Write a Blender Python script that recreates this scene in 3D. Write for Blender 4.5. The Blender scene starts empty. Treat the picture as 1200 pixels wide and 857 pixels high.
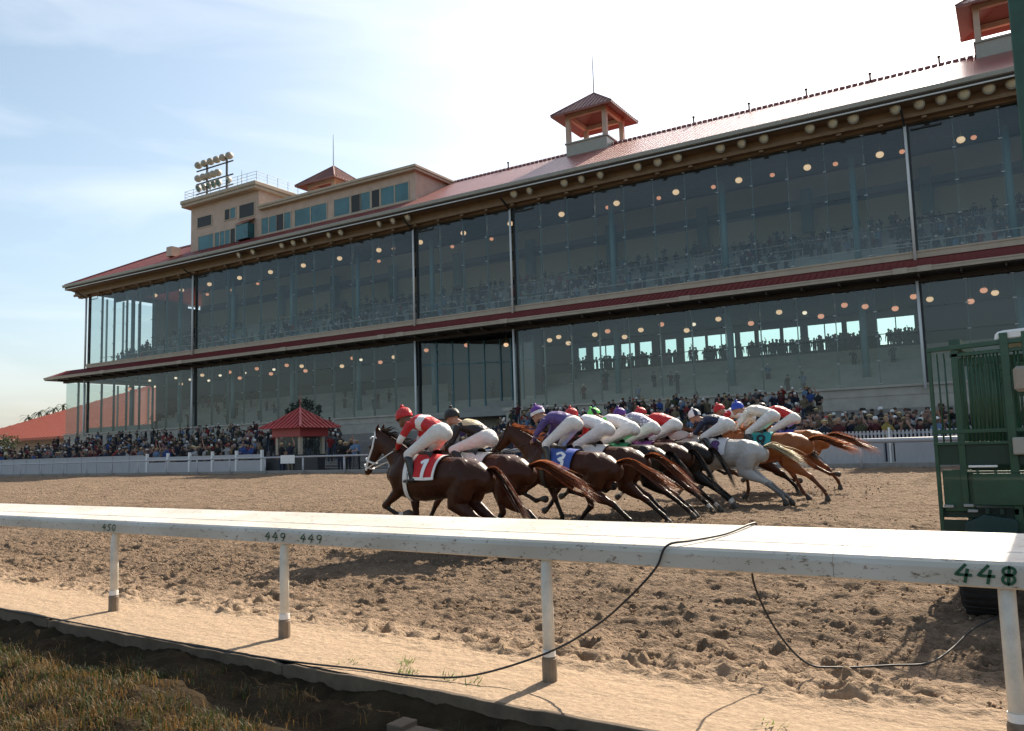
import bpy, bmesh, math, random
import numpy as np
from mathutils import Vector, Matrix

random.seed(7)
S = bpy.context.scene
COL = S.collection
R = math.radians

# ------------------------------------------------------------------ camera
W_, H_ = 1200.0, 857.0
FPX, PITCH, ROLL, YAW, EYE = 957.4, .1004, -.0296, .6009, 1.6
_F = Vector((-math.sin(YAW) * math.cos(PITCH), math.cos(YAW) * math.cos(PITCH), math.sin(PITCH)))
_R = Vector((math.cos(YAW), math.sin(YAW), 0))
_U = _R.cross(_F)
_R2 = _R * math.cos(ROLL) + _U * math.sin(ROLL)
_U2 = _U * math.cos(ROLL) - _R * math.sin(ROLL)
cam = bpy.data.cameras.new('camera')
camo = bpy.data.objects.new('camera', cam)
COL.objects.link(camo)
cam.sensor_fit = 'HORIZONTAL'
cam.sensor_width = 36
cam.lens = 36 * FPX / W_
cam.clip_start = .05
cam.clip_end = 9000
m = Matrix((_R2, _U2, -_F)).transposed().to_4x4()
m.translation = Vector((0, 0, EYE))
camo.matrix_world = m
S.camera = camo


def ray(x, y):
    return _F + _R2 * ((x - W_ / 2) / FPX) - _U2 * ((y - H_ / 2) / FPX)


def at_y(x, y, Y):
    d = ray(x, y)
    return Vector((0, 0, EYE)) + d * (Y / d.y)


BA = math.atan(.0465)          # the grandstand front is turned a little against the rail
BY = 59.0


def b2w(u, v, z):
    c, s = math.cos(BA), math.sin(BA)
    return Vector((u * c - v * s, BY + u * s + v * c, z))


def at_v(x, y, v):
    """point of the sight line (x, y) on the plane v of the grandstand's own frame"""
    d = ray(x, y)
    c, s = math.cos(BA), math.sin(BA)
    o = Vector((0, -BY, EYE))
    ov = -o.x * s + o.y * c
    dv = -d.x * s + d.y * c
    p = o + d * ((v - ov) / dv)
    return Vector((p.x * c + p.y * s, v, p.z))


def ground_z(y):
    return max(0.0, .025 * (min(y, 29.0) - 5.5))


# ------------------------------------------------------------------ world + sun
SUN_EL = R(40)
wd = bpy.data.worlds.new('World')
S.world = wd
wd.use_nodes = True
nt = wd.node_tree
sky = nt.nodes.new('ShaderNodeTexSky')
sky.sky_type = 'NISHITA'
sky.sun_disc = False
sky.sun_elevation = SUN_EL
sky.sun_rotation = R(2)
sky.air_density = 1.0
sky.dust_density = 2.4
sky.ozone_density = 1.0
sky.altitude = 0
bg = nt.nodes['Background']
bg.inputs['Strength'].default_value = .098
hs = nt.nodes.new('ShaderNodeHueSaturation')      # hazy air: paler than the clear-sky model
hs.inputs['Hue'].default_value = .484
hs.inputs['Saturation'].default_value = .86
hs.inputs['Value'].default_value = 1.05
nt.links.new(sky.outputs[0], hs.inputs['Color'])
# faint wisps of high cloud
_tc = nt.nodes.new('ShaderNodeTexCoord')
_mp = nt.nodes.new('ShaderNodeMapping')
_mp.inputs['Scale'].default_value = (1.3, 1.3, 6.0)
_mp.inputs['Rotation'].default_value = (0, .12, .5)
_nz = nt.nodes.new('ShaderNodeTexNoise')
_nz.inputs['Scale'].default_value = 2.2
_nz.inputs['Detail'].default_value = 7
_nz.inputs['Distortion'].default_value = .6
_mr = nt.nodes.new('ShaderNodeMapRange')
_mr.inputs['From Min'].default_value = .46
_mr.inputs['From Max'].default_value = .78
_mr.inputs['To Max'].default_value = .34
_mx = nt.nodes.new('ShaderNodeMix')
_mx.data_type = 'RGBA'
_mx.inputs[7].default_value = (7.4, 7.6, 7.8, 1)
nt.links.new(_tc.outputs['Generated'], _mp.inputs[0])
nt.links.new(_mp.outputs[0], _nz.inputs['Vector'])
nt.links.new(_nz.outputs['Fac'], _mr.inputs['Value'])
nt.links.new(_mr.outputs[0], _mx.inputs['Factor'])
nt.links.new(hs.outputs[0], _mx.inputs[6])
nt.links.new(_mx.outputs[2], bg.inputs['Color'])
sl = bpy.data.lights.new('sun', 'SUN')
sl.energy = 5.0
sl.angle = R(.53)
sl.color = (1, .88, .72)
so = bpy.data.objects.new('sun', sl)
COL.objects.link(so)
_sd = Vector((math.sin(R(2)) * math.cos(SUN_EL), math.cos(R(2)) * math.cos(SUN_EL), math.sin(SUN_EL)))
so.rotation_euler = _sd.to_track_quat('Z', 'Y').to_euler()
so.location = (0, 0, 60)
S.view_settings.view_transform = 'Standard'
S.view_settings.look = 'None'
S.view_settings.exposure = .95
S.view_settings.gamma = 1
S.render.engine = 'CYCLES'
S.cycles.use_denoising = True
S.cycles.max_bounces = 7
S.cycles.transparent_max_bounces = 14
S.cycles.caustics_reflective = False
S.cycles.caustics_refractive = False
S.cycles.sample_clamp_indirect = 6


# ------------------------------------------------------------------ materials
def mat(name, col, rough=.7, metal=0, spec=.5, noise=0, nscale=8, col2=None, bump=0, bscale=40, bdist=.02, coat=0, emit=None, estr=0, dirt=None):
    mt = bpy.data.materials.new(name)
    mt.use_nodes = True
    n = mt.node_tree
    p = n.nodes['Principled BSDF']
    p.inputs['Roughness'].default_value = rough
    p.inputs['Metallic'].default_value = metal
    p.inputs['Specular IOR Level'].default_value = spec
    p.inputs['Coat Weight'].default_value = coat
    c4 = (*col, 1)
    p.inputs['Base Color'].default_value = c4
    if emit:
        p.inputs['Emission Color'].default_value = (*emit, 1)
        p.inputs['Emission Strength'].default_value = estr
    if noise or col2:
        tc = n.nodes.new('ShaderNodeTexCoord')
        nz = n.nodes.new('ShaderNodeTexNoise')
        nz.inputs['Scale'].default_value = nscale
        nz.inputs['Detail'].default_value = 6
        nz.inputs['Roughness'].default_value = .65
        n.links.new(tc.outputs['Object'], nz.inputs['Vector'])
        rp = n.nodes.new('ShaderNodeValToRGB')
        rp.color_ramp.elements[0].position = .3
        rp.color_ramp.elements[1].position = .7
        if col2:
            a, b = c4, (*col2, 1)
        else:
            a = (*[max(0, v * (1 - noise)) for v in col], 1)
            b = (*[min(1, v * (1 + noise)) for v in col], 1)
        rp.color_ramp.elements[0].color = a
        rp.color_ramp.elements[1].color = b
        n.links.new(nz.outputs['Fac'], rp.inputs['Fac'])
        n.links.new(rp.outputs['Color'], p.inputs['Base Color'])
    if bump:
        tc = n.nodes.new('ShaderNodeTexCoord')
        nz = n.nodes.new('ShaderNodeTexNoise')
        nz.inputs['Scale'].default_value = bscale
        nz.inputs['Detail'].default_value = 4
        n.links.new(tc.outputs['Object'], nz.inputs['Vector'])
        bp = n.nodes.new('ShaderNodeBump')
        bp.inputs['Strength'].default_value = bump
        bp.inputs['Distance'].default_value = bdist
        n.links.new(nz.outputs['Fac'], bp.inputs['Height'])
        n.links.new(bp.outputs['Normal'], p.inputs['Normal'])
    return mt


M = {}
M['cream'] = mat('cream_stucco', (.44, .36, .28), .85, noise=.1, nscale=1.5)
M['tan'] = mat('tan_stucco', (.50, .37, .30), .85, noise=.12, nscale=1.2)
M['wallconc'] = mat('pale_concrete', (.40, .36, .31), .9, noise=.14, nscale=1.3)
M['soffit'] = mat('brown_soffit', (.22, .135, .075), .7, noise=.15, nscale=2)
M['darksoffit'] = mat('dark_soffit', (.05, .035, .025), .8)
M['gutter'] = mat('gutter_paint', (.33, .31, .27), .45, noise=.08, nscale=3)
M['polew'] = mat('pole_white', (.72, .72, .72), .4)
M['teal'] = mat('teal_paint', (.07, .17, .20), .5)
M['darkmetal'] = mat('dark_metal', (.025, .027, .03), .5)
M['steel'] = mat('grey_steel', (.30, .31, .32), .4, metal=.6)
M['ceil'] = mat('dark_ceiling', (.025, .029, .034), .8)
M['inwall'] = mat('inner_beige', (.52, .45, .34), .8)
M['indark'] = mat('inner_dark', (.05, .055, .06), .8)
M['tier'] = mat('seating_concrete', (.27, .27, .25), .85, noise=.15, nscale=.8)
M['whitep'] = mat('white_paint', (.78, .77, .75), .45, noise=.06, nscale=2)
M['fencew'] = mat('fence_white', (.40, .40, .42), .5, noise=.06, nscale=1.5)
M['winglass'] = mat('teal_window_glass', (.025, .12, .14), .12, spec=.5, noise=.35, nscale=.5)
M['windark'] = mat('open_window_dark', (.008, .008, .009), .5)
M['conc'] = mat('apron_concrete', (.23, .21, .19), .9, noise=.2, nscale=.6)
M['rubber'] = mat('tyre_rubber', (.018, .017, .016), .85, bump=.5, bscale=30)
M['green'] = mat('gate_green', (.010, .058, .027), .45, noise=.25, nscale=6, coat=.2)
M['dkgreen'] = mat('gate_dark_green', (.006, .027, .014), .55, noise=.2, nscale=6)
M['tealpanel'] = mat('gate_teal', (.005, .034, .032), .45)
M['pad'] = mat('pad_grey', (.33, .28, .23), .7)
M['black'] = mat('black_cable', (.012, .012, .013), .5)
M['ink'] = mat('green_marker', (.012, .075, .035), .6, noise=.3, nscale=60)


def roof_mat(name, col, col2, rough=.42):
    """standing-seam sheet: plain paint, the seams are geometry"""
    return mat(name, col, rough, spec=.6, col2=col2, nscale=.7)


M['roof'] = roof_mat('red_metal_roof', (.23, .036, .028), (.30, .052, .040), .36)
_p = M['roof'].node_tree.nodes['Principled BSDF']
_p.inputs['Coat Weight'].default_value = .8
_p.inputs['Coat Roughness'].default_value = .40
M['roofdk'] = roof_mat('dark_red_roof', (.17, .022, .022), (.21, .03, .028), .5)
M['kred'] = roof_mat('kiosk_red_roof', (.34, .045, .045), (.40, .06, .055), .5)
M['orange'] = roof_mat('orange_roof', (.34, .072, .034), (.40, .09, .045), .6)
M['maroon'] = mat('cupola_metal', (.20, .075, .06), .45, noise=.12)


def glass_mat(tint=(.83, .90, .885, 1)):
    mt = bpy.data.materials.new('curtain_glass')
    mt.use_nodes = True
    n = mt.node_tree
    n.nodes.clear()
    out = n.nodes.new('ShaderNodeOutputMaterial')
    tr = n.nodes.new('ShaderNodeBsdfTransparent')
    tr.inputs['Color'].default_value = tint
    gl = n.nodes.new('ShaderNodeBsdfGlossy')
    gl.inputs['Roughness'].default_value = .03
    gl.inputs['Color'].default_value = (.9, .95, .95, 1)
    df = n.nodes.new('ShaderNodeBsdfDiffuse')
    df.inputs['Color'].default_value = (.27, .285, .265, 1)
    lw = n.nodes.new('ShaderNodeLayerWeight')
    lw.inputs['Blend'].default_value = .5
    pw = n.nodes.new('ShaderNodeMath')
    pw.operation = 'POWER'
    pw.inputs[1].default_value = 4.2
    n.links.new(lw.outputs['Facing'], pw.inputs[0])
    fr = n.nodes.new('ShaderNodeMapRange')
    fr.inputs['To Min'].default_value = .05
    fr.inputs['To Max'].default_value = .95
    n.links.new(pw.outputs[0], fr.inputs['Value'])
    m1 = n.nodes.new('ShaderNodeMixShader')
    gm = n.nodes.new('ShaderNodeNewGeometry')   # dusty veil varies by pane, painted in for uneven reflections
    dm = n.nodes.new('ShaderNodeMapRange')
    dm.inputs['To Min'].default_value = .03
    dm.inputs['To Max'].default_value = .125
    n.links.new(gm.outputs['Random Per Island'], dm.inputs['Value'])
    n.links.new(dm.outputs[0], m1.inputs[0])
    n.links.new(tr.outputs[0], m1.inputs[1])
    n.links.new(df.outputs[0], m1.inputs[2])
    m2 = n.nodes.new('ShaderNodeMixShader')
    n.links.new(fr.outputs[0], m2.inputs[0])
    n.links.new(m1.outputs[0], m2.inputs[1])
    n.links.new(gl.outputs[0], m2.inputs[2])
    n.links.new(m2.outputs[0], out.inputs['Surface'])
    return mt


M['glass'] = glass_mat()
M['tintglass'] = glass_mat((.46, .68, .70, 1))


def lampmat(name, col, s):
    return mat(name, (.8, .75, .7), .4, emit=col, estr=s)


M['lampw'] = lampmat('lamp_warm', (1, .64, .36), .40)
M['lampo'] = lampmat('lamp_orange', (1, .40, .22), .34)
M['lampc'] = lampmat('lamp_white', (1, .84, .62), .55)
M['lampcap'] = mat('lamp_cap', (.30, .22, .14), .4)
M['flood'] = mat('floodlight_lens', (.66, .58, .42), .25, coat=.5)


# ------------------------------------------------------------------ mesh helpers
class MB:
    def __init__(s):
        s.v, s.f, s.mi = [], [], []

    def add(s, vs, fs, mi=0):
        o = len(s.v)
        s.v += [tuple(p) for p in vs]
        s.f += [tuple(i + o for i in f) for f in fs]
        s.mi += [mi] * len(fs)

    def box(s, x0, x1, y0, y1, z0, z1, mi=0):
        v = [(x, y, z) for z in (z0, z1) for y in (y0, y1) for x in (x0, x1)]
        s.add(v, [(0, 2, 3, 1), (4, 5, 7, 6), (0, 1, 5, 4), (2, 6, 7, 3), (0, 4, 6, 2), (1, 3, 7, 5)], mi)

    def bar(s, p0, p1, w, h, mi=0, up=(0, 0, 1)):
        p0, p1 = Vector(p0), Vector(p1)
        t = (p1 - p0).normalized()
        sd = t.cross(Vector(up))
        if sd.length < 1e-4:
            sd = t.cross(Vector((1, 0, 0)))
        sd.normalize()
        u = sd.cross(t)
        v = []
        for p in (p0, p1):
            for a, b in ((-1, -1), (1, -1), (1, 1), (-1, 1)):
                v.append(p + sd * (a * w / 2) + u * (b * h / 2))
        s.add(v, [(0, 1, 2, 3), (7, 6, 5, 4), (0, 4, 5, 1), (1, 5, 6, 2), (2, 6, 7, 3), (3, 7, 4, 0)], mi)

    def tube(s, pts, r, n=8, mi=0, cap=True):
        pts = [Vector(p) for p in pts]
        rs = r if isinstance(r, (list, tuple)) else [r] * len(pts)
        o = len(s.v)
        prev = None
        vs, fs = [], []
        for i, p in enumerate(pts):
            t = (pts[min(i + 1, len(pts) - 1)] - pts[max(i - 1, 0)]).normalized()
            if prev is None:
                a = t.cross(Vector((0, 0, 1)))
                if a.length < .05:
                    a = t.cross(Vector((1, 0, 0)))
            else:
                a = prev - t * prev.dot(t)
            a.normalize()
            prev = a
            b = t.cross(a)
            for k in range(n):
                q = 2 * math.pi * k / n
                vs.append(p + (a * math.cos(q) + b * math.sin(q)) * rs[i])
        for i in range(len(pts) - 1):
            for k in range(n):
                k2 = (k + 1) % n
                fs.append((i * n + k, i * n + k2, (i + 1) * n + k2, (i + 1) * n + k))
        if cap:
            fs.append(tuple(range(n))[::-1])
            fs.append(tuple(range((len(pts) - 1) * n, len(pts) * n)))
        s.add(vs, fs, mi)

    def lathe(s, prof, c=(0, 0, 0), n=16, mi=0, axis=None):
        """prof: (r, h) pairs; axis: optional direction"""
        c = Vector(c)
        ax = Vector(axis).normalized() if axis else Vector((0, 0, 1))
        a = ax.cross(Vector((0, 1, 0)))
        if a.length < .05:
            a = ax.cross(Vector((1, 0, 0)))
        a.normalize()
        b = ax.cross(a)
        vs, fs = [], []
        for r_, h in prof:
            for k in range(n):
                q = 2 * math.pi * k / n
                vs.append(c + ax * h + (a * math.cos(q) + b * math.sin(q)) * max(r_, 1e-4))
        for i in range(len(prof) - 1):
            for k in range(n):
                k2 = (k + 1) % n
                fs.append((i * n + k, i * n + k2, (i + 1) * n + k2, (i + 1) * n + k))
        fs.append(tuple(range(n))[::-1])
        fs.append(tuple(range((len(prof) - 1) * n, len(prof) * n)))
        s.add(vs, fs, mi)

    def ball(s, c, r, n=10, m_=6, mi=0, sc=(1, 1, 1)):
        vs, fs = [], []
        for i in range(1, m_):
            th = math.pi * i / m_
            for k in range(n):
                q = 2 * math.pi * k / n
                vs.append((c[0] + r * sc[0] * math.sin(th) * math.cos(q), c[1] + r * sc[1] * math.sin(th) * math.sin(q), c[2] + r * sc[2] * math.cos(th)))
        top, bot = len(vs), len(vs) + 1
        vs += [(c[0], c[1], c[2] + r * sc[2]), (c[0], c[1], c[2] - r * sc[2])]
        for i in range(m_ - 2):
            for k in range(n):
                k2 = (k + 1) % n
                fs.append((i * n + k, (i + 1) * n + k, (i + 1) * n + k2, i * n + k2))
        for k in range(n):
            k2 = (k + 1) % n
            fs.append((top, k, k2))
            fs.append((bot, (m_ - 2) * n + k2, (m_ - 2) * n + k))
        s.add(vs, fs, mi)

    def prism(s, poly, a, b, axis='x', mi=0):
        """poly of (p, q) extruded between a and b along axis"""
        n = len(poly)

        def P(p, q, t):
            return {'x': (t, p, q), 'y': (p, t, q), 'z': (p, q, t)}[axis]
        v = [P(p, q, a) for p, q in poly] + [P(p, q, b) for p, q in poly]
        f = [tuple(range(n)), tuple(range(2 * n - 1, n - 1, -1))]
        for i in range(n):
            j = (i + 1) % n
            f.append((i, i + n, j + n, j))
        s.add(v, f, mi)

    def build(s, name, mats, parent=None, smooth=False, bevel=0):
        me = bpy.data.meshes.new(name)
        me.from_pydata(s.v, [], s.f)
        if not isinstance(mats, (list, tuple)):
            mats = [mats]
        for q in mats:
            me.materials.append(q)
        me.polygons.foreach_set('material_index', s.mi)
        bm = bmesh.new()
        bm.from_mesh(me)
        bmesh.ops.recalc_face_normals(bm, faces=bm.faces)
        if bevel:
            bmesh.ops.bevel(bm, geom=[e for e in bm.edges if len(e.link_faces) == 2 and e.calc_face_angle(0) > .6], offset=bevel, segments=1, affect='EDGES')
        bm.to_mesh(me)
        bm.free()
        if smooth:
            me.polygons.foreach_set('use_smooth', [True] * len(me.polygons))
        return link(name, me, parent)


def link(name, me, parent=None):
    o = bpy.data.objects.new(name, me)
    COL.objects.link(o)
    if parent is not None:
        o.parent = parent
    return o


def tag(o, label=None, cat=None, group=None, kind=None):
    if label:
        o['label'] = label
    if cat:
        o['category'] = cat
    if group:
        o['group'] = group
    if kind:
        o['kind'] = kind
    return o


def thing(name, label, cat, loc=(0, 0, 0), rz=0, group=None):
    o = bpy.data.objects.new(name, None)
    o.empty_display_size = .2
    COL.objects.link(o)
    o.location = loc
    o.rotation_euler = (0, 0, rz)
    return tag(o, label, cat, group)


ORD = ['first', 'second', 'third', 'fourth', 'fifth', 'sixth', 'seventh', 'eighth', 'ninth', 'tenth', 'eleventh', 'twelfth', 'thirteenth', 'fourteenth', 'fifteenth', 'sixteenth', 'seventeenth', 'eighteenth', 'nineteenth', 'twentieth']
TENS = ['', '', 'twenty', 'thirty', 'forty', 'fifty', 'sixty', 'seventy', 'eighty', 'ninety']


def ordinal(i):          # 0-based
    i += 1
    if i <= 20:
        return ORD[i - 1]
    t, u = divmod(i, 10)
    if u == 0:
        return TENS[t][:-1] + 'ieth'
    return TENS[t] + '-' + ORD[u - 1]


# value noise
def _h(ix, iy, sd):
    n = (ix * 374761393 + iy * 668265263 + sd * 982451653) & 0xffffffff
    n = ((n ^ (n >> 13)) * 1274126177) & 0xffffffff
    return ((n ^ (n >> 16)) & 0xffff) / 65535.0


def vnoise(x, y, sd=0):
    x = np.asarray(x, float)
    y = np.asarray(y, float)
    ix = np.floor(x).astype(np.int64)
    iy = np.floor(y).astype(np.int64)
    fx, fy = x - ix, y - iy
    fx = fx * fx * (3 - 2 * fx)
    fy = fy * fy * (3 - 2 * fy)
    a = _h(ix, iy, sd) * (1 - fx) + _h(ix + 1, iy, sd) * fx
    b = _h(ix, iy + 1, sd) * (1 - fx) + _h(ix + 1, iy + 1, sd) * fx
    return a * (1 - fy) + b * fy


def grid_mesh(name, xs, ys, zf, mt, smooth=True):
    X, Y = np.meshgrid(xs, ys)
    Z = zf(X, Y)
    nx, ny = len(xs), len(ys)
    co = np.stack([X.ravel(), Y.ravel(), Z.ravel()], -1)
    i = np.arange((ny - 1) * nx).reshape(ny - 1, nx)[:, :-1].ravel()
    q = np.stack([i, i + 1, i + 1 + nx, i + nx], -1)
    me = bpy.data.meshes.new(name)
    me.vertices.add(len(co))
    me.vertices.foreach_set('co', co.ravel())
    me.loops.add(q.size)
    me.loops.foreach_set('vertex_index', q.ravel())
    me.polygons.add(len(q))
    me.polygons.foreach_set('loop_start', np.arange(0, q.size, 4))
    me.polygons.foreach_set('loop_total', np.full(len(q), 4))
    me.update(calc_edges=True)
    me.validate()
    me.materials.append(mt)
    if smooth:
        me.polygons.foreach_set('use_smooth', [True] * len(me.polygons))
    return link(name, me)
# ================================================================== GROUND
def track_mat():
    mt = bpy.data.materials.new('track_dirt')
    mt.use_nodes = True
    n = mt.node_tree
    p = n.nodes['Principled BSDF']
    p.inputs['Roughness'].default_value = .95
    p.inputs['Specular IOR Level'].default_value = .15
    tc = n.nodes.new('ShaderNodeTexCoord')
    sep = n.nodes.new('ShaderNodeSeparateXYZ')
    n.links.new(tc.outputs['Object'], sep.inputs[0])

    def nz(scale, detail=5, rough=.6, sx=1):
        t = n.nodes.new('ShaderNodeTexNoise')
        t.inputs['Scale'].default_value = scale
        t.inputs['Detail'].default_value = detail
        t.inputs['Roughness'].default_value = rough
        if sx != 1:
            mp = n.nodes.new('ShaderNodeMapping')
            mp.inputs['Scale'].default_value = (sx, 1, 1)
            n.links.new(tc.outputs['Object'], mp.inputs[0])
            n.links.new(mp.outputs[0], t.inputs['Vector'])
        else:
            n.links.new(tc.outputs['Object'], t.inputs['Vector'])
        return t

    def math_(op, a, b=None):
        k = n.nodes.new('ShaderNodeMath')
        k.operation = op
        for i, q in enumerate((a, b)):
            if q is None:
                continue
            if isinstance(q, (int, float)):
                k.inputs[i].default_value = q
            else:
                n.links.new(q, k.inputs[i])
        return k.outputs[0]
    big = nz(.9, 4, .6, .25)
    # pale sandy strip along the rail, brown harrowed track beyond
    yy = math_('ADD', sep.outputs['Y'], math_('MULTIPLY', math_('SUBTRACT', big.outputs['Fac'], .5), 1.3))
    mr = n.nodes.new('ShaderNodeMapRange')
    mr.inputs['From Min'].default_value = 5.15
    mr.inputs['From Max'].default_value = 6.0
    n.links.new(yy, mr.inputs['Value'])
    fine = nz(22, 8, .75)
    med = nz(2.2, 5, .6, .4)
    r1 = n.nodes.new('ShaderNodeValToRGB')
    r1.color_ramp.elements[0].position, r1.color_ramp.elements[1].position = .32, .7
    r1.color_ramp.elements[0].color = (.265, .192, .131, 1)
    r1.color_ramp.elements[1].color = (.44, .335, .236, 1)
    n.links.new(fine.outputs['Fac'], r1.inputs['Fac'])
    r2 = n.nodes.new('ShaderNodeValToRGB')
    r2.color_ramp.elements[0].position, r2.color_ramp.elements[1].position = .32, .72
    r2.color_ramp.elements[0].color = (.112, .077, .051, 1)
    r2.color_ramp.elements[1].color = (.365, .262, .180, 1)
    n.links.new(math_('ADD', math_('MULTIPLY', fine.outputs['Fac'], .65), math_('MULTIPLY', med.outputs['Fac'], .35)), r2.inputs['Fac'])
    mx = n.nodes.new('ShaderNodeMix')
    mx.data_type = 'RGBA'
    n.links.new(mr.outputs[0], mx.inputs['Factor'])
    n.links.new(r1.outputs['Color'], mx.inputs[6])
    n.links.new(r2.outputs['Color'], mx.inputs[7])
    n.links.new(mx.outputs[2], p.inputs['Base Color'])
    clod = nz(9, 6, .62, .55)
    clod2 = nz(26, 5, .65)
    hsum = math_('ADD', clod.outputs['Fac'], math_('MULTIPLY', clod2.outputs['Fac'], .45))
    bp = n.nodes.new('ShaderNodeBump')
    bp.inputs['Distance'].default_value = .2
    ms = n.nodes.new('ShaderNodeMapRange')
    ms.inputs['From Min'].default_value = 5.0
    ms.inputs['From Max'].default_value = 6.8
    ms.inputs['To Min'].default_value = .32
    ms.inputs['To Max'].default_value = .95
    n.links.new(yy, ms.inputs['Value'])
    n.links.new(ms.outputs[0], bp.inputs['Strength'])
    n.links.new(hsum, bp.inputs['Height'])
    n.links.new(bp.outputs['Normal'], p.inputs['Normal'])
    return mt


M['track'] = track_mat()
_rng = np.random.default_rng(3)
prints = [(x, y, a, r) for x, y, a, r in zip(_rng.uniform(-17, 1, 1300), 5.45 + 9 * _rng.random(1300) ** 1.6, _rng.uniform(.3, 1.0, 1300), _rng.uniform(.035, .085, 1300))]


def track_z(X, Y):
    z = np.clip(.025 * (np.minimum(Y, 29) - 5.5), 0, None)
    amp = np.clip((Y - 5.0 + 1.2 * (vnoise(X * .5, Y * .9, 9) - .5)) / 1.6, .1, 1)
    # harrow furrows run along the track, clods break them up
    fur = (vnoise(X * 1.5, Y * 9, 1) - .5) * .055
    cl = (vnoise(X * 6, Y * 9, 2) - .5) * .045 + (vnoise(X * 13, Y * 19, 3) - .5) * .045 + np.maximum(vnoise(X * 24, Y * 30, 4) - .45, 0) * .055 + (vnoise(X * 45, Y * 52, 6) - .5) * .014
    z = z + amp * (fur + .8 * cl) + (vnoise(X * .5, Y * .8, 5) - .5) * .04
    Xf, Yf, zf = X.ravel(), Y.ravel(), z.ravel()
    xs, ys = X[0], Y[:, 0]
    for px, py, a, r in prints:
        i0, i1 = np.searchsorted(ys, (py - 3 * r, py + 3 * r))
        j0, j1 = np.searchsorted(xs, (px - 4 * r, px + 4 * r))
        if i1 - i0 < 2 or j1 - j0 < 2:
            continue
        xx, y2 = X[i0:i1, j0:j1] - px, Y[i0:i1, j0:j1] - py
        d = np.sqrt((xx / 1.35) ** 2 + y2 ** 2) / r * (.65 + .7 * vnoise((xx + px) * 18, (y2 + py) * 18, 31))
        z[i0:i1, j0:j1] += a * (-.042 * np.exp(-d ** 4) + .024 * np.exp(-((d - 1.45) / .4) ** 2))
    return z


def lin(a, b, st):
    return np.linspace(a, b, max(2, int(round((b - a) / st)) + 1))


xs = np.concatenate([lin(-120, -40, 2)[:-1], lin(-40, -18, .2)[:-1], lin(-18, 1.6, .026)[:-1], lin(1.6, 30, .6)])
ys = np.concatenate([lin(4.35, 8, .024)[:-1], lin(8, 14, .04)[:-1], lin(14, 29.35, .12)])
tr = grid_mesh('track', xs, ys, track_z, M['track'])
tag(tr, kind='structure')

# loose clods and stones on the harrowed dirt, one uncountable scatter
cb = MB()
rr = random.Random(5)
for i in range(9000):
    x = rr.uniform(-16, 1.2)
    y = 5.6 + 10 * rr.random() ** 1.5
    r = rr.uniform(.006, .021) * (1.2 if y > 6.6 else .7)
    q = [rr.uniform(.6, 1.25) for _ in range(6)]
    c = (x, y, float(np.clip(.025 * (y - 5.5), 0, None)) + rr.uniform(-.004, .016))
    v = [(c[0] + r * q[0], c[1], c[2]), (c[0], c[1] + r * q[1], c[2]), (c[0] - r * q[2], c[1], c[2]), (c[0], c[1] - r * q[3], c[2]), (c[0], c[1], c[2] + r * q[4]), (c[0], c[1], c[2] - r)]
    cb.add(v, [(0, 1, 4), (1, 2, 4), (2, 3, 4), (3, 0, 4), (1, 0, 5), (2, 1, 5), (3, 2, 5), (0, 3, 5)])
M['clod'] = mat('dirt_clod', (.20, .135, .088), .95, spec=.1, col2=(.33, .235, .16), nscale=5)
tag(cb.build('dirt_clods', M['clod'], smooth=True), 'brown crumbs of dirt scattered over the harrowed track', 'dirt', kind='stuff')

# wide base sheet to the horizon, apron and terrace in front of the stand
M['base'] = mat('far_ground', (.09, .10, .055), .95, noise=.3, nscale=.02)
b = MB()
b.add([(-5000, -5000, -.8), (5000, -5000, -.8), (5000, 5000, -.8), (-5000, 5000, -.8)], [(0, 1, 2, 3)])
tag(b.build('ground', M['base']), kind='structure')
b = MB()
b.box(-260, 60, 29.75, 75, -.7, .55)
tag(b.build('apron', M['conc']), kind='structure')
b = MB()
b.box(-120, 40, 29.34, 29.75, -.5, .74)
tag(b.build('kerb', mat('kerb_concrete', (.27, .25, .23), .9, noise=.15)), kind='structure')
# terrace steps climbing to the foot of the stand
b = MB()
NST = 16
for i in range(NST):
    y0 = 34.5 + i * 1.22
    for xa, xb in ((-101, 12),):
        b.box(xa, xb, y0, y0 + 1.22 if i < NST - 1 else 58.5, .52, .72 + i * .17)
tag(b.build('terrace', M['conc']), kind='structure')


def floor_z(x, y):
    if y < 34.5 or x < -100:
        return .56
    return .72 + min(NST - 1, int((y - 34.5) / 1.22)) * .17


# infield ground on our side of the rail
def inf_z(X, Y):
    left = np.clip((-X - 3.9) / 2.4, 0, 1)
    left = left * left * (3 - 2 * left)
    base = -.20 * (1 - left) - .14 * left
    d = np.clip((4.36 - Y) / .5, 0, 1)
    base = base * (.35 + .65 * d)
    z = base + (vnoise(X * 1.1, Y * 1.8, 11) - .5) * .26 * d + (vnoise(X * 3.4, Y * 5, 12) - .5) * .11 * d + (vnoise(X * 15, Y * 15, 13) - .5) * .03 + (vnoise(X * 40, Y * 40, 14) - .5) * .01
    z = z + (vnoise(X * 2.4, Y * 3, 15) - .5) * .055 * (1 - d) + (vnoise(X * 9, Y * 9, 16) - .5) * .04 * (1 - d)
    mound = np.exp(-(((X + 6.6) / 1.1) ** 2 + ((Y - 3.2) / .42) ** 2)) * .10
    return z + mound - .02


M['infield'] = mat('infield_soil', (.018, .013, .008), .95, spec=.05, col2=(.05, .036, .021), nscale=3.5, bump=.7, bscale=45)
inf = grid_mesh('infield_ground', np.concatenate([lin(-60, -13, 1)[:-1], lin(-13, .5, .04)[:-1], lin(.5, 40, 1)]), np.concatenate([lin(-60, 1.6, 1.5)[:-1], lin(1.6, 4.33, .035)]), inf_z, M['infield'])
tag(inf, kind='structure')

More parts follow.
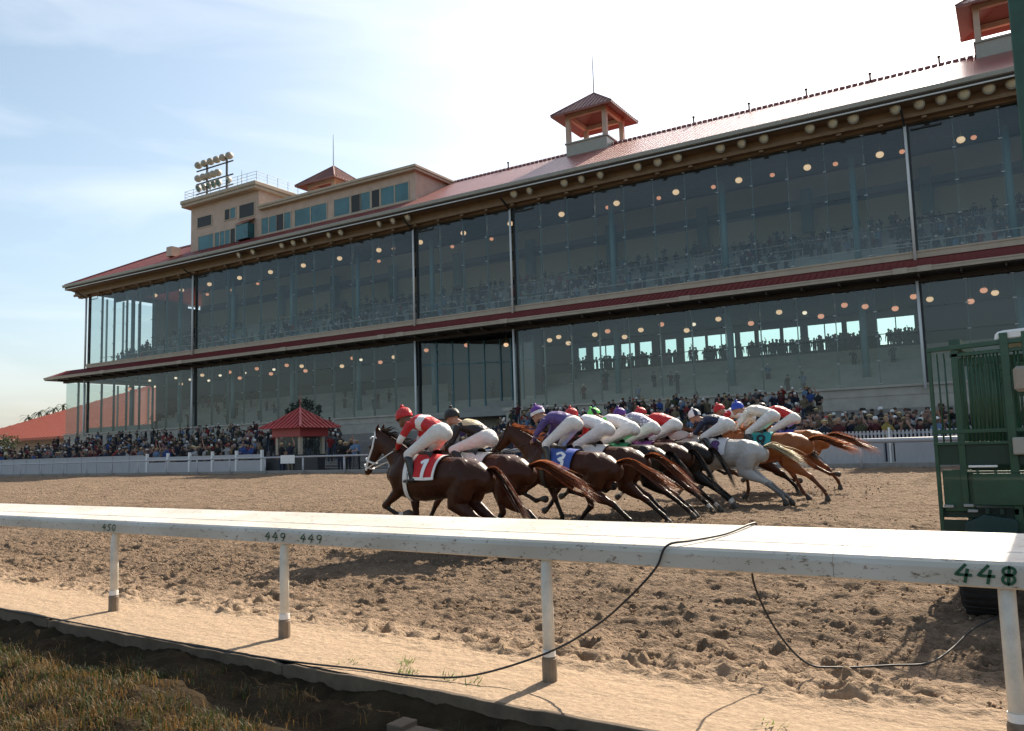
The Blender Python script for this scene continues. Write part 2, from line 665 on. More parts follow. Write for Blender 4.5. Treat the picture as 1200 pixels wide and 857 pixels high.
# grass tufts in the lower left
gb = MB()
rr = random.Random(11)


def inz(x, y):
    return float(inf_z(np.array([[x]]), np.array([[y]]))[0, 0])


tufts = []
for i in range(2600):
    x = rr.uniform(-9.5, -2.6)
    y = rr.uniform(2.2, 4.15)
    dens = (1.5 if vnoise(x * 1.1 + 3, y * 1.9, 23) > .44 else .3) if (x < -4.3 and y < 3.9) else .16
    if y > 3.9:
        dens *= .6
    if rr.random() > dens * (.35 + .9 * float(vnoise(x * 1.6, y * 2.2, 21))):
        continue
    tufts.append((x, y))
for x, y in tufts:
    z = inz(x, y)
    dry = rr.random() < .5
    n = rr.randint(7, 15)
    for k in range(n):
        bx, by = x + rr.gauss(0, .045), y + rr.gauss(0, .045)
        h = rr.uniform(.018, .10)
        a = rr.uniform(0, 6.28)
        ln = rr.uniform(.2, 1.1) * h
        w = rr.uniform(.0018, .004)
        dx, dy = math.cos(a), math.sin(a)
        px, py = -dy * w, dx * w
        mid = (bx + dx * ln * .35, by + dy * ln * .35, z + h * .65)
        tip = (bx + dx * ln, by + dy * ln, z + h * rr.uniform(.75, 1))
        gb.add([(bx - px, by - py, z - .01), (bx + px, by + py, z - .01), (mid[0] + px * .8, mid[1] + py * .8, mid[2]), (mid[0] - px * .8, mid[1] - py * .8, mid[2]), tip], [(0, 1, 2, 3), (3, 2, 4)], (1 if dry else 0) if rr.random() < .85 else 2)


def leafmat(name, col, tr_=.35):
    mt = bpy.data.materials.new(name)
    mt.use_nodes = True
    n = mt.node_tree
    p = n.nodes['Principled BSDF']
    p.inputs['Base Color'].default_value = (*col, 1)
    p.inputs['Roughness'].default_value = .6
    t = n.nodes.new('ShaderNodeBsdfTranslucent')
    t.inputs['Color'].default_value = (*[min(1, c * 1.3) for c in col], 1)
    mx = n.nodes.new('ShaderNodeMixShader')
    mx.inputs[0].default_value = tr_
    n.links.new(p.outputs[0], mx.inputs[1])
    n.links.new(t.outputs[0], mx.inputs[2])
    n.links.new(mx.outputs[0], n.nodes['Material Output'].inputs['Surface'])
    return mt


M['grassg'] = leafmat('grass_green', (.035, .046, .010))
M['grassd'] = leafmat('grass_dry', (.16, .09, .028))
M['grasso'] = leafmat('grass_olive', (.06, .052, .014))
tag(gb.build('grass', [M['grassg'], M['grassd'], M['grasso']]), 'patchy dry and green grass in the lower left corner', 'grass', kind='stuff')
wb = MB()
rr = random.Random(4)
for cx, cy, k in ((-4.35, 4.78, 34), (-4.15, 4.6, 26), (-3.75, 4.62, 16), (-3.55, 4.6, 14), (-4.7, 4.6, 10), (-1.55, 4.75, 14)):
    for i in range(k):
        bx, by = cx + rr.gauss(0, .05), cy + rr.gauss(0, .045)
        a = rr.uniform(0, 6.28)
        h = rr.uniform(.015, .055)
        dx, dy = math.cos(a), math.sin(a)
        w = .005
        wb.add([(bx - dy * w, by + dx * w, .0), (bx + dy * w, by - dx * w, .0), (bx + dx * .05, by + dy * .05, h)], [(0, 1, 2)])
tag(wb.build('weeds', leafmat('weed_green', (.16, .22, .06))), 'small green weeds sprouting in the pale dirt strip under the rail', 'weeds', kind='stuff')

# wooden edge board of the dirt strip and the squared timber in front of it
M['board'] = mat('weathered_board', (.12, .088, .06), .9, noise=.3, nscale=5, bump=.4, bscale=20)
b = MB()
rr = random.Random(2)
for bx in range(7):
    x0, n = -16.0 + bx * 3.6, 30
    j0 = rr.uniform(-.012, .012)
    vs = []
    for k in range(n + 1):
        x = x0 + .004 + (3.592) * k / n
        dz = j0 + .008 * (float(vnoise(x * 3, 7.0, 41)) - .5) + .009 * (float(vnoise(x * 14, 3.0, 42)) - .5) - (.014 if k in (0, n) else 0)
        dy = .016 * (float(vnoise(x * 1.1, 2.0, 43)) - .5)
        vs += [(x, 4.318 + dy, -.45), (x, 4.318 + dy, .006 + dz), (x, 4.356 + dy, .010 + dz), (x, 4.356 + dy, -.45)]
    b.add(vs, [(4 * k + q, 4 * k + (q + 1) % 4, 4 * k + 4 + (q + 1) % 4, 4 * k + 4 + q) for k in range(n) for q in range(4)] + [(0, 1, 2, 3), (4 * n + 3, 4 * n + 2, 4 * n + 1, 4 * n)])
tag(b.build('edge_board', M['board'], bevel=.004), 'weathered wooden board edging the pale dirt strip', 'board')
b = MB()
b.box(-3.68, -2.9, 3.93, 4.06, -.45, -.13)
b.box(-3.72, -3.60, 3.91, 4.075, -.47, -.10)
tag(b.build('timber', M['board'], bevel=.006), 'short dark timber with a thicker end post below the edge board', 'timber')

# ================================================================== RUNNING RAIL (foreground)
def railmat():
    mt = mat('rail_plastic', (.80, .77, .72), .5, spec=.4)
    n = mt.node_tree
    p = n.nodes['Principled BSDF']
    tc = n.nodes.new('ShaderNodeTexCoord')
    mp = n.nodes.new('ShaderNodeMapping')
    mp.inputs['Scale'].default_value = (.5, 1, 1)
    n.links.new(tc.outputs['Object'], mp.inputs[0])
    a = n.nodes.new('ShaderNodeTexNoise')
    a.inputs['Scale'].default_value = 34
    a.inputs['Detail'].default_value = 5
    a.inputs['Roughness'].default_value = .7
    b_ = n.nodes.new('ShaderNodeTexNoise')
    b_.inputs['Scale'].default_value = 2.4
    b_.inputs['Detail'].default_value = 6
    n.links.new(mp.outputs[0], a.inputs['Vector'])
    n.links.new(mp.outputs[0], b_.inputs['Vector'])
    r1 = n.nodes.new('ShaderNodeValToRGB')
    r1.color_ramp.elements[0].position, r1.color_ramp.elements[1].position = .58, .66
    r1.color_ramp.elements[0].color = (0, 0, 0, 1)
    n.links.new(a.outputs['Fac'], r1.inputs['Fac'])
    r2 = n.nodes.new('ShaderNodeValToRGB')
    r2.color_ramp.elements[0].position, r2.color_ramp.elements[1].position = .35, .75
    r2.color_ramp.elements[0].color = (.64, .60, .54, 1)
    r2.color_ramp.elements[1].color = (.46, .41, .34, 1)
    n.links.new(b_.outputs['Fac'], r2.inputs['Fac'])
    mx = n.nodes.new('ShaderNodeMix')
    mx.data_type = 'RGBA'
    n.links.new(r1.outputs['Color'], mx.inputs['Factor'])
    n.links.new(r2.outputs['Color'], mx.inputs[6])
    mx.inputs[7].default_value = (.22, .16, .11, 1)
    n.links.new(mx.outputs[2], p.inputs['Base Color'])
    return mt


M['rail'] = railmat()
M['railpost'] = mat('rail_post_paint', (.66, .64, .58), .5, noise=.18, nscale=7)
M['sleeve'] = mat('post_sleeve', (.19, .145, .105), .7, noise=.35, nscale=9)
rail = thing('running_rail', 'long white plastic running rail on bent posts across the foreground', 'rail', (0, 4.9, 0))
prof = [(-.045, .820), (-.068, .830), (-.075, .915), (-.068, .942), (-.05, .957), (.16, .976), (.175, .973), (.185, .979), (.42, 1.008), (.585, 1.034), (.61, 1.026), (.62, 1.002), (.58, .985), (.42, .968), (.17, .94), (-.025, .925), (-.035, .835)]
b = MB()
x = -34.0
while x < 8:
    x2 = x + 5.47
    b.prism(prof, x + .0015, x2 - .0015, 'x')
    x = x2
bo = b.build('rail_cover', M['rail'], rail)
b = MB()
b.box(-34, 7, -.0, .12, .865, .915)
b.build('rail_stiffener', M['sleeve'], rail)
for px in (-14.06, -11.33, -8.59, -5.86, -3.12, -.36, 2.38):
    pts = [(px, 0, .0), (px, 0, .70), (px, .006, .77), (px, .02, .83), (px, .05, .90)]
    p = MB()
    p.tube(pts, [.041, .041, .041, .041, .038], 12)
    po = p.build('post', M['railpost'], rail, smooth=True)
    p = MB()
    p.lathe([(.051, -.1), (.052, .0), (.052, .15), (.047, .155), (.047, .165)], (px, 0, 0), 14, mi=0)
    p.lathe([(.0455, .166), (.0455, .21)], (px, 0, 0), 14, mi=1)
    p.build('sleeve', [M['sleeve'], M['whitep']], po, smooth=False)

DIG = {
    '4': [[(.42, 1), (.05, .42), (.68, .40)], [(.52, .72), (.46, .0)]],
    '8': [[(.34 + .24 * math.sin(t) * (1 if i < 13 else 1), (.75 if i < 13 else .27) + (.23 if i < 13 else .27) * math.cos(t if i < 13 else math.pi - t)) for i, t in enumerate([k * math.pi / 6 for k in range(13)] + [k * math.pi / 6 for k in range(13)])]],
    '9': [[(.36 + .25 * math.cos(t), .70 + .28 * math.sin(t)) for t in [k * math.pi / 6 for k in range(0, 13)]] + [(.60, .5), (.50, .0)]],
    '5': [[(.60, 1), (.22, 1), (.14, .58), (.38, .62), (.60, .42), (.52, .12), (.30, .0), (.08, .08)]],
    '0': [[(.34 + .27 * math.sin(t), .5 + .49 * math.cos(t)) for t in [k * math.pi / 8 for k in range(17)]]],
    '1': [[(.12, .78), (.36, 1), (.36, 0)]],
    '3': [[(.08, .88), (.3, 1), (.56, .86), (.54, .62), (.28, .53), (.58, .40), (.60, .16), (.34, .0), (.06, .1)]],
    '7': [[(.05, 1), (.6, 1), (.28, 0)]],
    '2': [[(.08, .78), (.2, .96), (.42, 1), (.58, .85), (.54, .62), (.08, .02), (.62, .02)]],
    '6': [[(.52, .96), (.24, .72), (.1, .36), (.2, .06), (.42, .0), (.58, .2), (.48, .42), (.26, .42), (.12, .3)]],
}


def strokes(mb, text, put, h, w, slant=0, gap=.85, mi=0, wide=1):
    """flat ribbons along the strokes of text; put(s, t) maps writing plane metres to 3D"""
    off = 0
    for ch in text:
        if ch == ' ':
            off += h * .55
            continue
        for pl in DIG[ch]:
            P0 = [Vector((off + (a * wide + slant * b_) * h, b_ * h)) for a, b_ in pl]
            P = [P0[0]]
            for a, c in zip(P0, P0[1:]):
                k_ = max(1, int((c - a).length / (h * .09)))
                P += [a.lerp(c, (j + 1) / k_) for j in range(k_)]
            n = len(P)
            vs = []
            for i in range(n):
                t = (P[min(i + 1, n - 1)] - P[max(i - 1, 0)]).normalized()
                nn = Vector((-t.y, t.x)) * (w / 2)
                e = Vector((0, 0))
                if i == 0:
                    e = -t * w * .4
                if i == n - 1:
                    e = t * w * .4
                vs += [put(*(P[i] + nn + e)), put(*(P[i] - nn + e))]
            mb.add(vs, [(2 * i, 2 * i + 1, 2 * i + 3, 2 * i + 2) for i in range(n - 1)], mi)
        off += h * gap


def on_face(x0, z0):
    return lambda s, t: (x0 + s, -.0785, z0 + t)


for txt, px, py, hh, ww, sl_ in (('448', 1117, 671, .085, .015, .12), ('449', 309.5, 631, .068, .010, .3), ('449', 350.5, 633.5, .068, .010, .3), ('450', 119, 618, .066, .010, .35)):
    p = at_y(px, py, 4.8215)
    q = MB()
    strokes(q, txt, on_face(p.x, max(.836, min(p.z, .85))), hh, ww, sl_, 1.2 if txt == '448' else 1.45, 0, 1.3 if txt == '448' else 1.5)
    q.build('painted_number', M['ink'], rail)

# ------------------------------------------------------------------ black cable slung over the rail
def spline(pts, n=10):
    out = []
    P = [Vector(p) for p in pts]
    for i in range(len(P) - 1):
        p0, p1, p2, p3 = P[max(i - 1, 0)], P[i], P[i + 1], P[min(i + 2, len(P) - 1)]
        for k in range(n):
            t = k / n
            out.append(.5 * ((2 * p1) + (p2 - p0) * t + (2 * p0 - 5 * p1 + 4 * p2 - p3) * t * t + (3 * p1 - p0 - 3 * p2 + p3) * t ** 3))
    out.append(P[-1])
    return out


def gz(x, y):
    return max(0, .025 * (y - 5.5)) + .066


cab = [(-12.2, 4.9, .01), (-11.2, 4.55, .012), (-10.3, 4.34, .02), (-8.4, 4.30, .025), (-6.5, 4.29, .02), (-5.2, 4.31, .025), (-4.5, 4.45, .012), (-3.95, 4.52, .013), (-3.55, 4.62, .05), (-3.1, 4.84, .20), (-2.75, 4.90, .40), (-2.45, 4.81, .62), (-2.25, 4.812, .82), (-2.17, 4.818, .962), (-2.05, 4.95, .986), (-1.93, 5.2, 1.005), (-1.85, 5.47, 1.045), (-1.83, 5.53, 1.03), (-1.85, 5.56, .9), (-1.9, 5.6, .66), (-1.8, 5.68, .34), (-1.62, 5.72, .12), (-1.45, 5.85, gz(0, 5.85)), (-1.15, 6.05, gz(0, 6.05)), (-.95, 6.2, gz(0, 6.2)), (-.86, 6.6, gz(0, 6.6)), (-.78, 7.3, gz(0, 7.3)), (-.6, 8.0, gz(0, 8) + .02), (-.5, 8.9, .3)]
b = MB()
b.tube(spline(cab, 8), .0075, 7)
tag(b.build('cable', M['black'], smooth=True), 'thin black cable draped over the white rail and trailing on the dirt', 'cable')
# ================================================================== GRANDSTAND
gs = thing('grandstand', 'long two-level glass-fronted grandstand with red metal roof and press box', 'grandstand', (0, BY, 0), BA)
UB = [-102.36, -81.3, -49.45, -38.8, -7.8, 23.4, 44]
LB = [-107.05, -102.0, -81.3, -49.45, -38.8, -7.8, 23.4, 44]
U0, U1, UR = -102.36, -107.05, 44
ZU0, ZU1, ZL0, ZL1 = 13.66, 22.3, 5.0, 11.6
SL = .545
rr = random.Random(21)


def seams(mb, quad_fn, s0, s1, step, w=.05, h=.06):
    """standing seams of sheet roofing: quad_fn(s) -> (low point, high point, normal)"""
    s = s0
    while s <= s1:
        a, c, nrm = quad_fn(s)
        mb.bar(Vector(a) + Vector(nrm) * h * .5, Vector(c) + Vector(nrm) * h * .5, w, h, up=nrm)
        s += step


def glass_bay(name, ua, ub_, z0, z1, v=0.0):
    n = max(1, int(round((ub_ - ua) / 2.64)))
    g = MB()
    fins = []
    st = (ub_ - ua) / n
    for i in range(n):
        a, c = ua + i * st + .012, ua + (i + 1) * st - .012
        t = rr.gauss(0, .006)
        nz = 4
        for k in range(nz):
            za, zb = z0 + (z1 - z0) * k / nz + .008, z0 + (z1 - z0) * (k + 1) / nz - .008
            t2 = t + rr.gauss(0, .003)
            t3 = rr.gauss(0, .003)
            g.add([(a, v - t2 - t3, za), (c, v + t2 - t3, za), (c, v + t2 + t3, zb), (a, v - t2 + t3, zb)], [(0, 1, 2, 3)])
        if i:
            uu = ua + i * st
            fin = MB()
            fin.box(uu - .012, uu + .012, v + .06, v + .36, z0, z1)
            for k in range(nz + 1):
                zz = z0 + (z1 - z0) * k / nz
                zz = min(max(zz, z0 + .12), z1 - .12)
                fin.box(uu - .11, uu + .11, v - .035, v - .015, zz - .035, zz + .035, 1)
                fin.box(uu - .05, uu + .05, v - .015, v + .1, zz - .03, zz + .03, 1)
            fins.append(fin)
    o = g.build('glass_wall', M['glass'], gs)
    for fin in fins:
        fin.build('glass_fin', [M['finglass'], M['steel']], o)
    return o


M['finglass'] = mat('glass_fin', (.10, .17, .17), .25, spec=.8)
for i in range(len(UB) - 1):
    glass_bay('upper', UB[i] + .16, UB[i + 1] - .16, ZU0, ZU1)
for i in range(len(LB) - 1):
    if i == 3:
        continue
    glass_bay('lower', LB[i] + (.02 if i == 1 else .14), LB[i + 1] - (.02 if i == 0 else .14), ZL0, ZL1)


def glass_end(u, v0, v1, z0, z1):
    g = MB()
    n = max(1, int(round((v1 - v0) / 2.3)))
    st = (v1 - v0) / n
    fin = MB()
    for i in range(n):
        g.add([(u, v0 + i * st + .01, z0), (u, v0 + (i + 1) * st - .01, z0), (u, v0 + (i + 1) * st - .01, z1), (u, v0 + i * st + .01, z1)], [(0, 1, 2, 3)])
        fin.box(u + .05, u + .36, v0 + (i + 1) * st - .05, v0 + (i + 1) * st + .05, z0, z1)
    o = g.build('glass_wall', M['glass'], gs)
    fin.build('glass_fin', M['finglass'], o)


glass_end(U0, .1, 9.2, ZU0, ZU1)
glass_end(U1, .1, 14.0, ZL0, ZL1)

# white downpipes with their dark box columns
for u in UB[:-1]:
    lo = 4.6 if u not in (-49.45, -38.8) else 2.2
    p = MB()
    p.tube([(u - .02, -.30, lo), (u - .02, -.30, 11.62)], .10, 10)
    p.tube([(u - .02, -.30, 13.02), (u - .02, -.30, 22.15)], .10, 10)
    o = p.build('downpipe', M['polew'], gs, smooth=True)
    p = MB()
    p.box(u + .05, u + .2, -.02, .3, ZL0 - .02, ZL1)
    p.box(u + .05, u + .2, -.02, .3, ZU0, ZU1 + .05)
    p.build('post_column', M['darkmetal'], gs)
    p = MB()
    p.bar((u - .02, -.30, 22.05), (u - .02, -1.7, 22.75), .12, .12)
    p.bar((u + .3, -.1, 21.85), (u + 2.1, -.1, 21.85), .05, .07)
    p.bar((u + 2.1, -.1, 21.85), (u + 2.1, -.1, 22.4), .05, .05)
    p.build('pipe_bracket', M['darkmetal'], gs)
p = MB()
p.tube([(U0 - .12, -.14, ZU0 - .3), (U0 - .12, -.14, 22.3), (U0 - 1.1, -.6, 22.75), (U0 - 1.7, -1.7, 23.2)], .06, 8)
p.build('corner_pipe', M['gutter'], gs, smooth=True)

# floor band between the levels, canopy with red sheet and cream fascia
b = MB()
b.box(U0 + .02, UR, -.12, .5, 13.17, 13.60)
b.box(U0 + .02, UR, -.17, .5, 13.54, 13.66)
b.build('sill_band', M['cream'], gs)
CO = 1.75
b = MB()
c0 = (U1 - CO, -CO, 12.30)
b.add([c0, (UR, -CO, 12.30), (UR, 0, 13.17), (U1 + .0, 0, 13.17)], [(0, 1, 2, 3)])
b.add([c0, (U1, 0, 13.17), (U1, 16, 13.17), (U1 - CO, 16, 12.30)], [(0, 1, 2, 3)])
b.add([(U1, 0, 13.17), (U0 + .02, 0, 13.17), (U0 + .02, 16, 13.17), (U1, 16, 13.17)], [(0, 1, 2, 3)])
nr = Vector((0, -.98, CO)).normalized()
seams(b, lambda s: ((s, -CO, 12.30), (s, 0, 13.17), nr), U1 + .3, 12, .42, .035, .04)
nl = Vector((-.98, 0, CO)).normalized()
seams(b, lambda s: ((U1 - CO, s, 12.30), (U1, s, 13.17), nl), 0, 15.8, .42, .035, .04)
b.build('canopy_roof', M['roofdk'], gs)
b = MB()
b.box(U1 - CO - .05, UR, -CO - .12, -CO + .02, 11.98, 12.28)
b.box(U1 - CO - .07, UR, -CO - .16, -CO - .12, 12.18, 12.28)
b.box(U1 - CO - .12, U1 - CO + .02, -CO + .02, 16, 11.98, 12.28)
for u in (-96, -81.3, -65, -52.2, -49.9, -38.8, -23, -8.6, -7.2, 6):
    b.box(u - .42, u + .42, -CO - .19, -CO - .165, 11.95, 12.32)
b.build('canopy_fascia', M['cream'], gs)
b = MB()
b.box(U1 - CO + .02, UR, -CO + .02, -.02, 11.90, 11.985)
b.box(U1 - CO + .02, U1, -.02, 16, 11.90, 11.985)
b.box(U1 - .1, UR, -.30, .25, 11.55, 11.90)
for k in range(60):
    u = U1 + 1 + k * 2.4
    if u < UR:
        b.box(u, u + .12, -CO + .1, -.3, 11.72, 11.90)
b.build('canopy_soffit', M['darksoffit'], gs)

# main roof: hip at the left end, ridge at v = 7, flat deck behind it
EO = 2.0
ze = 23.72
VR = 7.2
zr = ze + SL * (VR + EO)
L = U0 - EO
b = MB()
hipu = L + (VR + EO)
b.add([(L, -EO, ze), (UR, -EO, ze), (UR, VR, zr), (hipu, VR, zr)], [(0, 1, 2, 3)])
b.add([(L, -EO, ze), (hipu, VR, zr), (hipu, 20, zr), (L, 20, ze)], [(0, 1, 2, 3)])
b.add([(hipu, VR, zr), (UR, VR, zr), (UR, 22, zr - .6), (hipu, 22, zr - .6)], [(0, 1, 2, 3)])
b.add([(L, -EO, ze - .06), (UR, -EO, ze - .06), (UR, -EO, ze), (L, -EO, ze)], [(0, 1, 2, 3)])
nr = Vector((0, -SL, 1)).normalized()


def mainq(s):
    top = min(VR, -EO + max(0, s - L))
    return (s, -EO, ze), (s, top, ze + SL * (top + EO)), nr


seams(b, mainq, L + .5, 12, .46, .03, .026)
nl = Vector((-SL, 0, 1)).normalized()


def hipq(s):
    t = min(VR + EO, s + EO)
    return (L, s, ze), (L + t, s, ze + SL * t), nl


seams(b, hipq, -EO + .4, 19, .46, .04, .05)
roof = b.build('roof', M['roof'], gs)
b = MB()
b.tube([(L, -EO, ze + .06), (hipu, VR, zr + .06)], .11, 6)
u = hipu
while u < 14:
    b.box(u + .04, u + .42, VR - .14, VR + .14, zr - .02, zr + .13)
    u += .46
b.build('ridge_cap', M['roof'], roof)
for px, py in ((596, 203), (813, 138), (878, 124), (945, 107), (1020, 91), (1101, 72)):
    q = at_v(px, py + 5, VR)
    p = MB()
    p.lathe([(.07, -.2), (.07, .62), (.12, .62), (.12, .72)], (q.x, VR, zr), 8)
    p.build('vent_pipe', M['darkmetal'], roof, smooth=True)
q = at_v(205, 296, 1.0)
p = MB()
p.box(q.x - .5, q.x + .5, .2, 1.4, q.z - .6, q.z + .55)
p.build('roof_vent', M['tan'], roof)

b = MB()
gp = [(-EO - .02, ze - .30), (-EO - .17, ze - .26), (-EO - .21, ze - .04), (-EO - .21, ze + .02), (-EO - .02, ze + .02)]
b.prism(gp, L - .2, UR, 'x')
b.prism([(L + .02, ze - .30), (L - .17, ze - .26), (L - .21, ze - .04), (L - .21, ze + .02), (L + .02, ze + .02)], -EO - .02, 18, 'y')
b.build('gutter', M['gutter'], gs)
b = MB()
b.box(L + .05, UR, -EO + .02, -EO + .14, ze - .62, ze - .08)
b.box(L + .05, L + .17, -EO + .14, 16, ze - .62, ze - .08)
b.build('fascia', M['darksoffit'], gs)
b = MB()
b.tube([(L + .3, -EO - .03, ze - .52), (UR, -EO - .03, ze - .52)], .055, 8)
b.build('conduit', M['polew'], gs, smooth=True)
b = MB()
b.box(L + .17, UR, -EO + .14, -.75, ze - .58, ze - .50)
b.box(L + .17, UR, -.75, .2, ze - 1.25, ze - .50)          # deep timber beam over the glass
b.box(L + .17, UR, -.92, -.75, ze - 1.32, ze - 1.05)
b.box(L + .17, UR, -.3, .2, 22.28, ze - 1.25)
k = U0 + .6
while k < 14:
    b.box(k, k + .3, -.86, -.35, 22.22, 22.36)
    k += 2.64
b.build('eave_soffit', M['soffit'], gs)

# interior ------------------------------------------------------------
b = MB()
b.box(U0 + .4, UR, .3, 16.6, 12.9, 13.35)
NT = 17
for i in range(NT):
    v0 = 1.2 + i * .9
    b.box(U0 + .5, UR, v0, v0 + .9 if i < NT - 1 else 16.6, 13.3, 13.6 + i * .36)
b.build('upper_seating', M['tier'], gs)
b = MB()
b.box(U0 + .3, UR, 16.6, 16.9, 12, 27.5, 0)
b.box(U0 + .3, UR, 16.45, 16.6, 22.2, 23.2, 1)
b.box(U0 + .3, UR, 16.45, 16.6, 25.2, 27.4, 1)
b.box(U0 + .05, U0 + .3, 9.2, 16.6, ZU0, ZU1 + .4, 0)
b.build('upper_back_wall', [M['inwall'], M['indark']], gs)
b = MB()
b.box(U0 + .4, UR, .3, 3.2, 22.5, 22.7)
b.add([(U0 + .4, 3.2, 22.6), (UR, 3.2, 22.6), (UR, 16.9, 27.4), (U0 + .4, 16.9, 27.4)], [(0, 1, 2, 3)])
for k in range(14):
    u = U0 + 4 + k * 10.2
    if u < UR:
        b.prism([(.5, 22.45), (16.5, 26.6), (16.5, 27.2), (.5, 22.9)], u, u + .35, 'x')
for v in (3.3, 6.5, 10, 13.4):
    z = 22.5 + (v - 3.2) * .35
    b.box(U0 + .4, UR, v, v + .3, z - .5, z + .1)
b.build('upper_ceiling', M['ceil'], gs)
u = -100.6 + 2.2
while u < UR:
    b = MB()
    b.tube([(u, 3.6, 13.5), (u, 3.6, 22.7)], .24, 12)
    b.build('column', M['teal'], gs, smooth=True)
    u += 9.62
u = -95
while u < 20:
    b = MB()
    b.box(u, u + .9, 15.7, 16.4, 20.0, 23.9)
    b.build('column', M['teal'], gs)
    u += 9.62

# lower level
b = MB()
b.box(U1 + .3, UR, .3, 13.5, 4.4, 4.8)
for i in range(10):
    v0 = 1.0 + i * .95
    b.box(U1 + .3 if i < 3 else U0 + 8, UR, v0, v0 + .95 if i < 9 else 13.4, 4.8, 5.05 + i * .38)
b.build('lower_seating', M['tier'], gs)
b = MB()
wins = []
for px0, px1, py0, py1 in tuple((p, q, 390, 400) for p, q in ((676, 686), (693, 724), (726, 743), (748, 763), (778, 792), (800, 826), (828, 861), (866, 884), (888, 914), (917, 938), (946, 987), (992, 1011), (1028, 1073))):
    a = at_v(px0, py0, 13.5)
    c = at_v(px1, py0, 13.5)
    wins.append((a.x, c.x))
wz0, wz1 = 9.1, 11.3
u = U1 + .3
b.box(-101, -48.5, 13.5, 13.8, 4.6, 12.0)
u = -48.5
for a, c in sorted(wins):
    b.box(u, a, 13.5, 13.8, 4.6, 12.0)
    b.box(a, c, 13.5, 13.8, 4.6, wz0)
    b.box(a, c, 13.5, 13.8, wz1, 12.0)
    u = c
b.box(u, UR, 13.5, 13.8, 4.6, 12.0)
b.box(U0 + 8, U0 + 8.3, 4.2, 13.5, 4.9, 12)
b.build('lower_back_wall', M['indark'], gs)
for a, c in sorted(wins):
    f = MB()
    n = max(1, int((c - a) / 1.1))
    for i in range(n + 1):
        uu = a + (c - a) * i / n
        f.box(uu - .035, uu + .035, 13.55, 13.7, wz0 + .02, wz1 - .02)
    f.box(a + .04, c - .04, 13.58, 13.68, wz0 + .85, wz0 + .91)
    f.add([(a + .04, 13.62, wz0 + .02), (c - .04, 13.62, wz0 + .02), (c - .04, 13.62, wz1 - .02), (a + .04, 13.62, wz1 - .02)], [(0, 1, 2, 3)], 1)
    f.build('window', [M['darkmetal'], M['tintglass']], gs)
b = MB()
b.box(U1 + .3, UR, .3, 18, 12.0, 12.3)
for k in range(30):
    u = U1 + 3 + k * 5.1
    b.box(u, u + .25, .4, 13.4, 11.75, 12.0)
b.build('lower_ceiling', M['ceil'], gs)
u = -98.4
while u < UR:
    b = MB()
    b.tube([(u, 3.6, 4.8), (u, 3.6, 12.1)], .26, 12)
    b.build('column', M['teal'], gs, smooth=True)
    u += 9.62
# deep slab of the upper floor behind the sill band
b = MB()
b.box(U0 + .45, UR, .5, 18, 12.3, 12.88)
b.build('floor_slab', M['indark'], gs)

# wall under the lower glass; recessed entrance between two downpipes
b = MB()
for a, c in ((U1, -49.6), (-38.65, UR)):
    b.box(a, c, -.06, .45, .5, 4.86, 0)
    b.box(a - .03, c + .03, -.20, .45, 4.84, 5.0, 0)
    b.box(a, c, -.1, -.05, 4.30, 4.36, 0)
b.box(-39.5, -38.0, -.75, -.08, .5, 4.70, 0)
b.box(-39.75, -37.75, -.85, -.08, 4.70, 4.98, 0)
b.prism([(-50.1, -.1), (-49.6, -.1), (-41.4, 3.6), (-38.7, 2.2), (-38.7, 4.6), (-50.1, 4.6)], 3.1, 4.95, 'z', 0)
b.build('base_wall', M['wallconc'], gs)
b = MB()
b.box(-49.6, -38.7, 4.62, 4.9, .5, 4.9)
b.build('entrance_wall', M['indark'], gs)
g = MB()
fr_ = MB()


def gpanel(p0, p1, n):
    for i in range(n):
        a = [p0[k] + (p1[k] - p0[k]) * i / n for k in (0, 1)]
        c = [p0[k] + (p1[k] - p0[k]) * (i + 1) / n for k in (0, 1)]
        g.add([(a[0], a[1], 5.0), (c[0], c[1], 5.0), (c[0], c[1], 11.5), (a[0], a[1], 11.5)], [(0, 1, 2, 3)])
        fr_.bar((c[0], c[1] - .04, 5.0), (c[0], c[1] - .04, 11.5), .12, .12)
        fr_.bar((a[0], a[1] - .03, 9.4), (c[0], c[1] - .03, 9.4), .05, .1)


gpanel((-49.3, .4), (-42.6, 3.5), 5)
gpanel((-42.6, 3.5), (-38.9, 3.2), 3)
o = g.build('glass_wall', M['glass'], gs)
fr_.build('mullion', M['teal'], o)
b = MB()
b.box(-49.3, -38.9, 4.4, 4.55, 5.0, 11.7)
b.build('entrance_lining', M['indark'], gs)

# left end wall below the lower glass
b = MB()
b.box(U1 + .0, U1 + .4, .45, 16, .5, 4.98)
b.build('end_wall', M['wallconc'], gs)

# ------------------------------------------------------------------ cupolas on the ridge
M['cupsoffit'] = mat('cupola_soffit', (.17, .045, .030), .6)


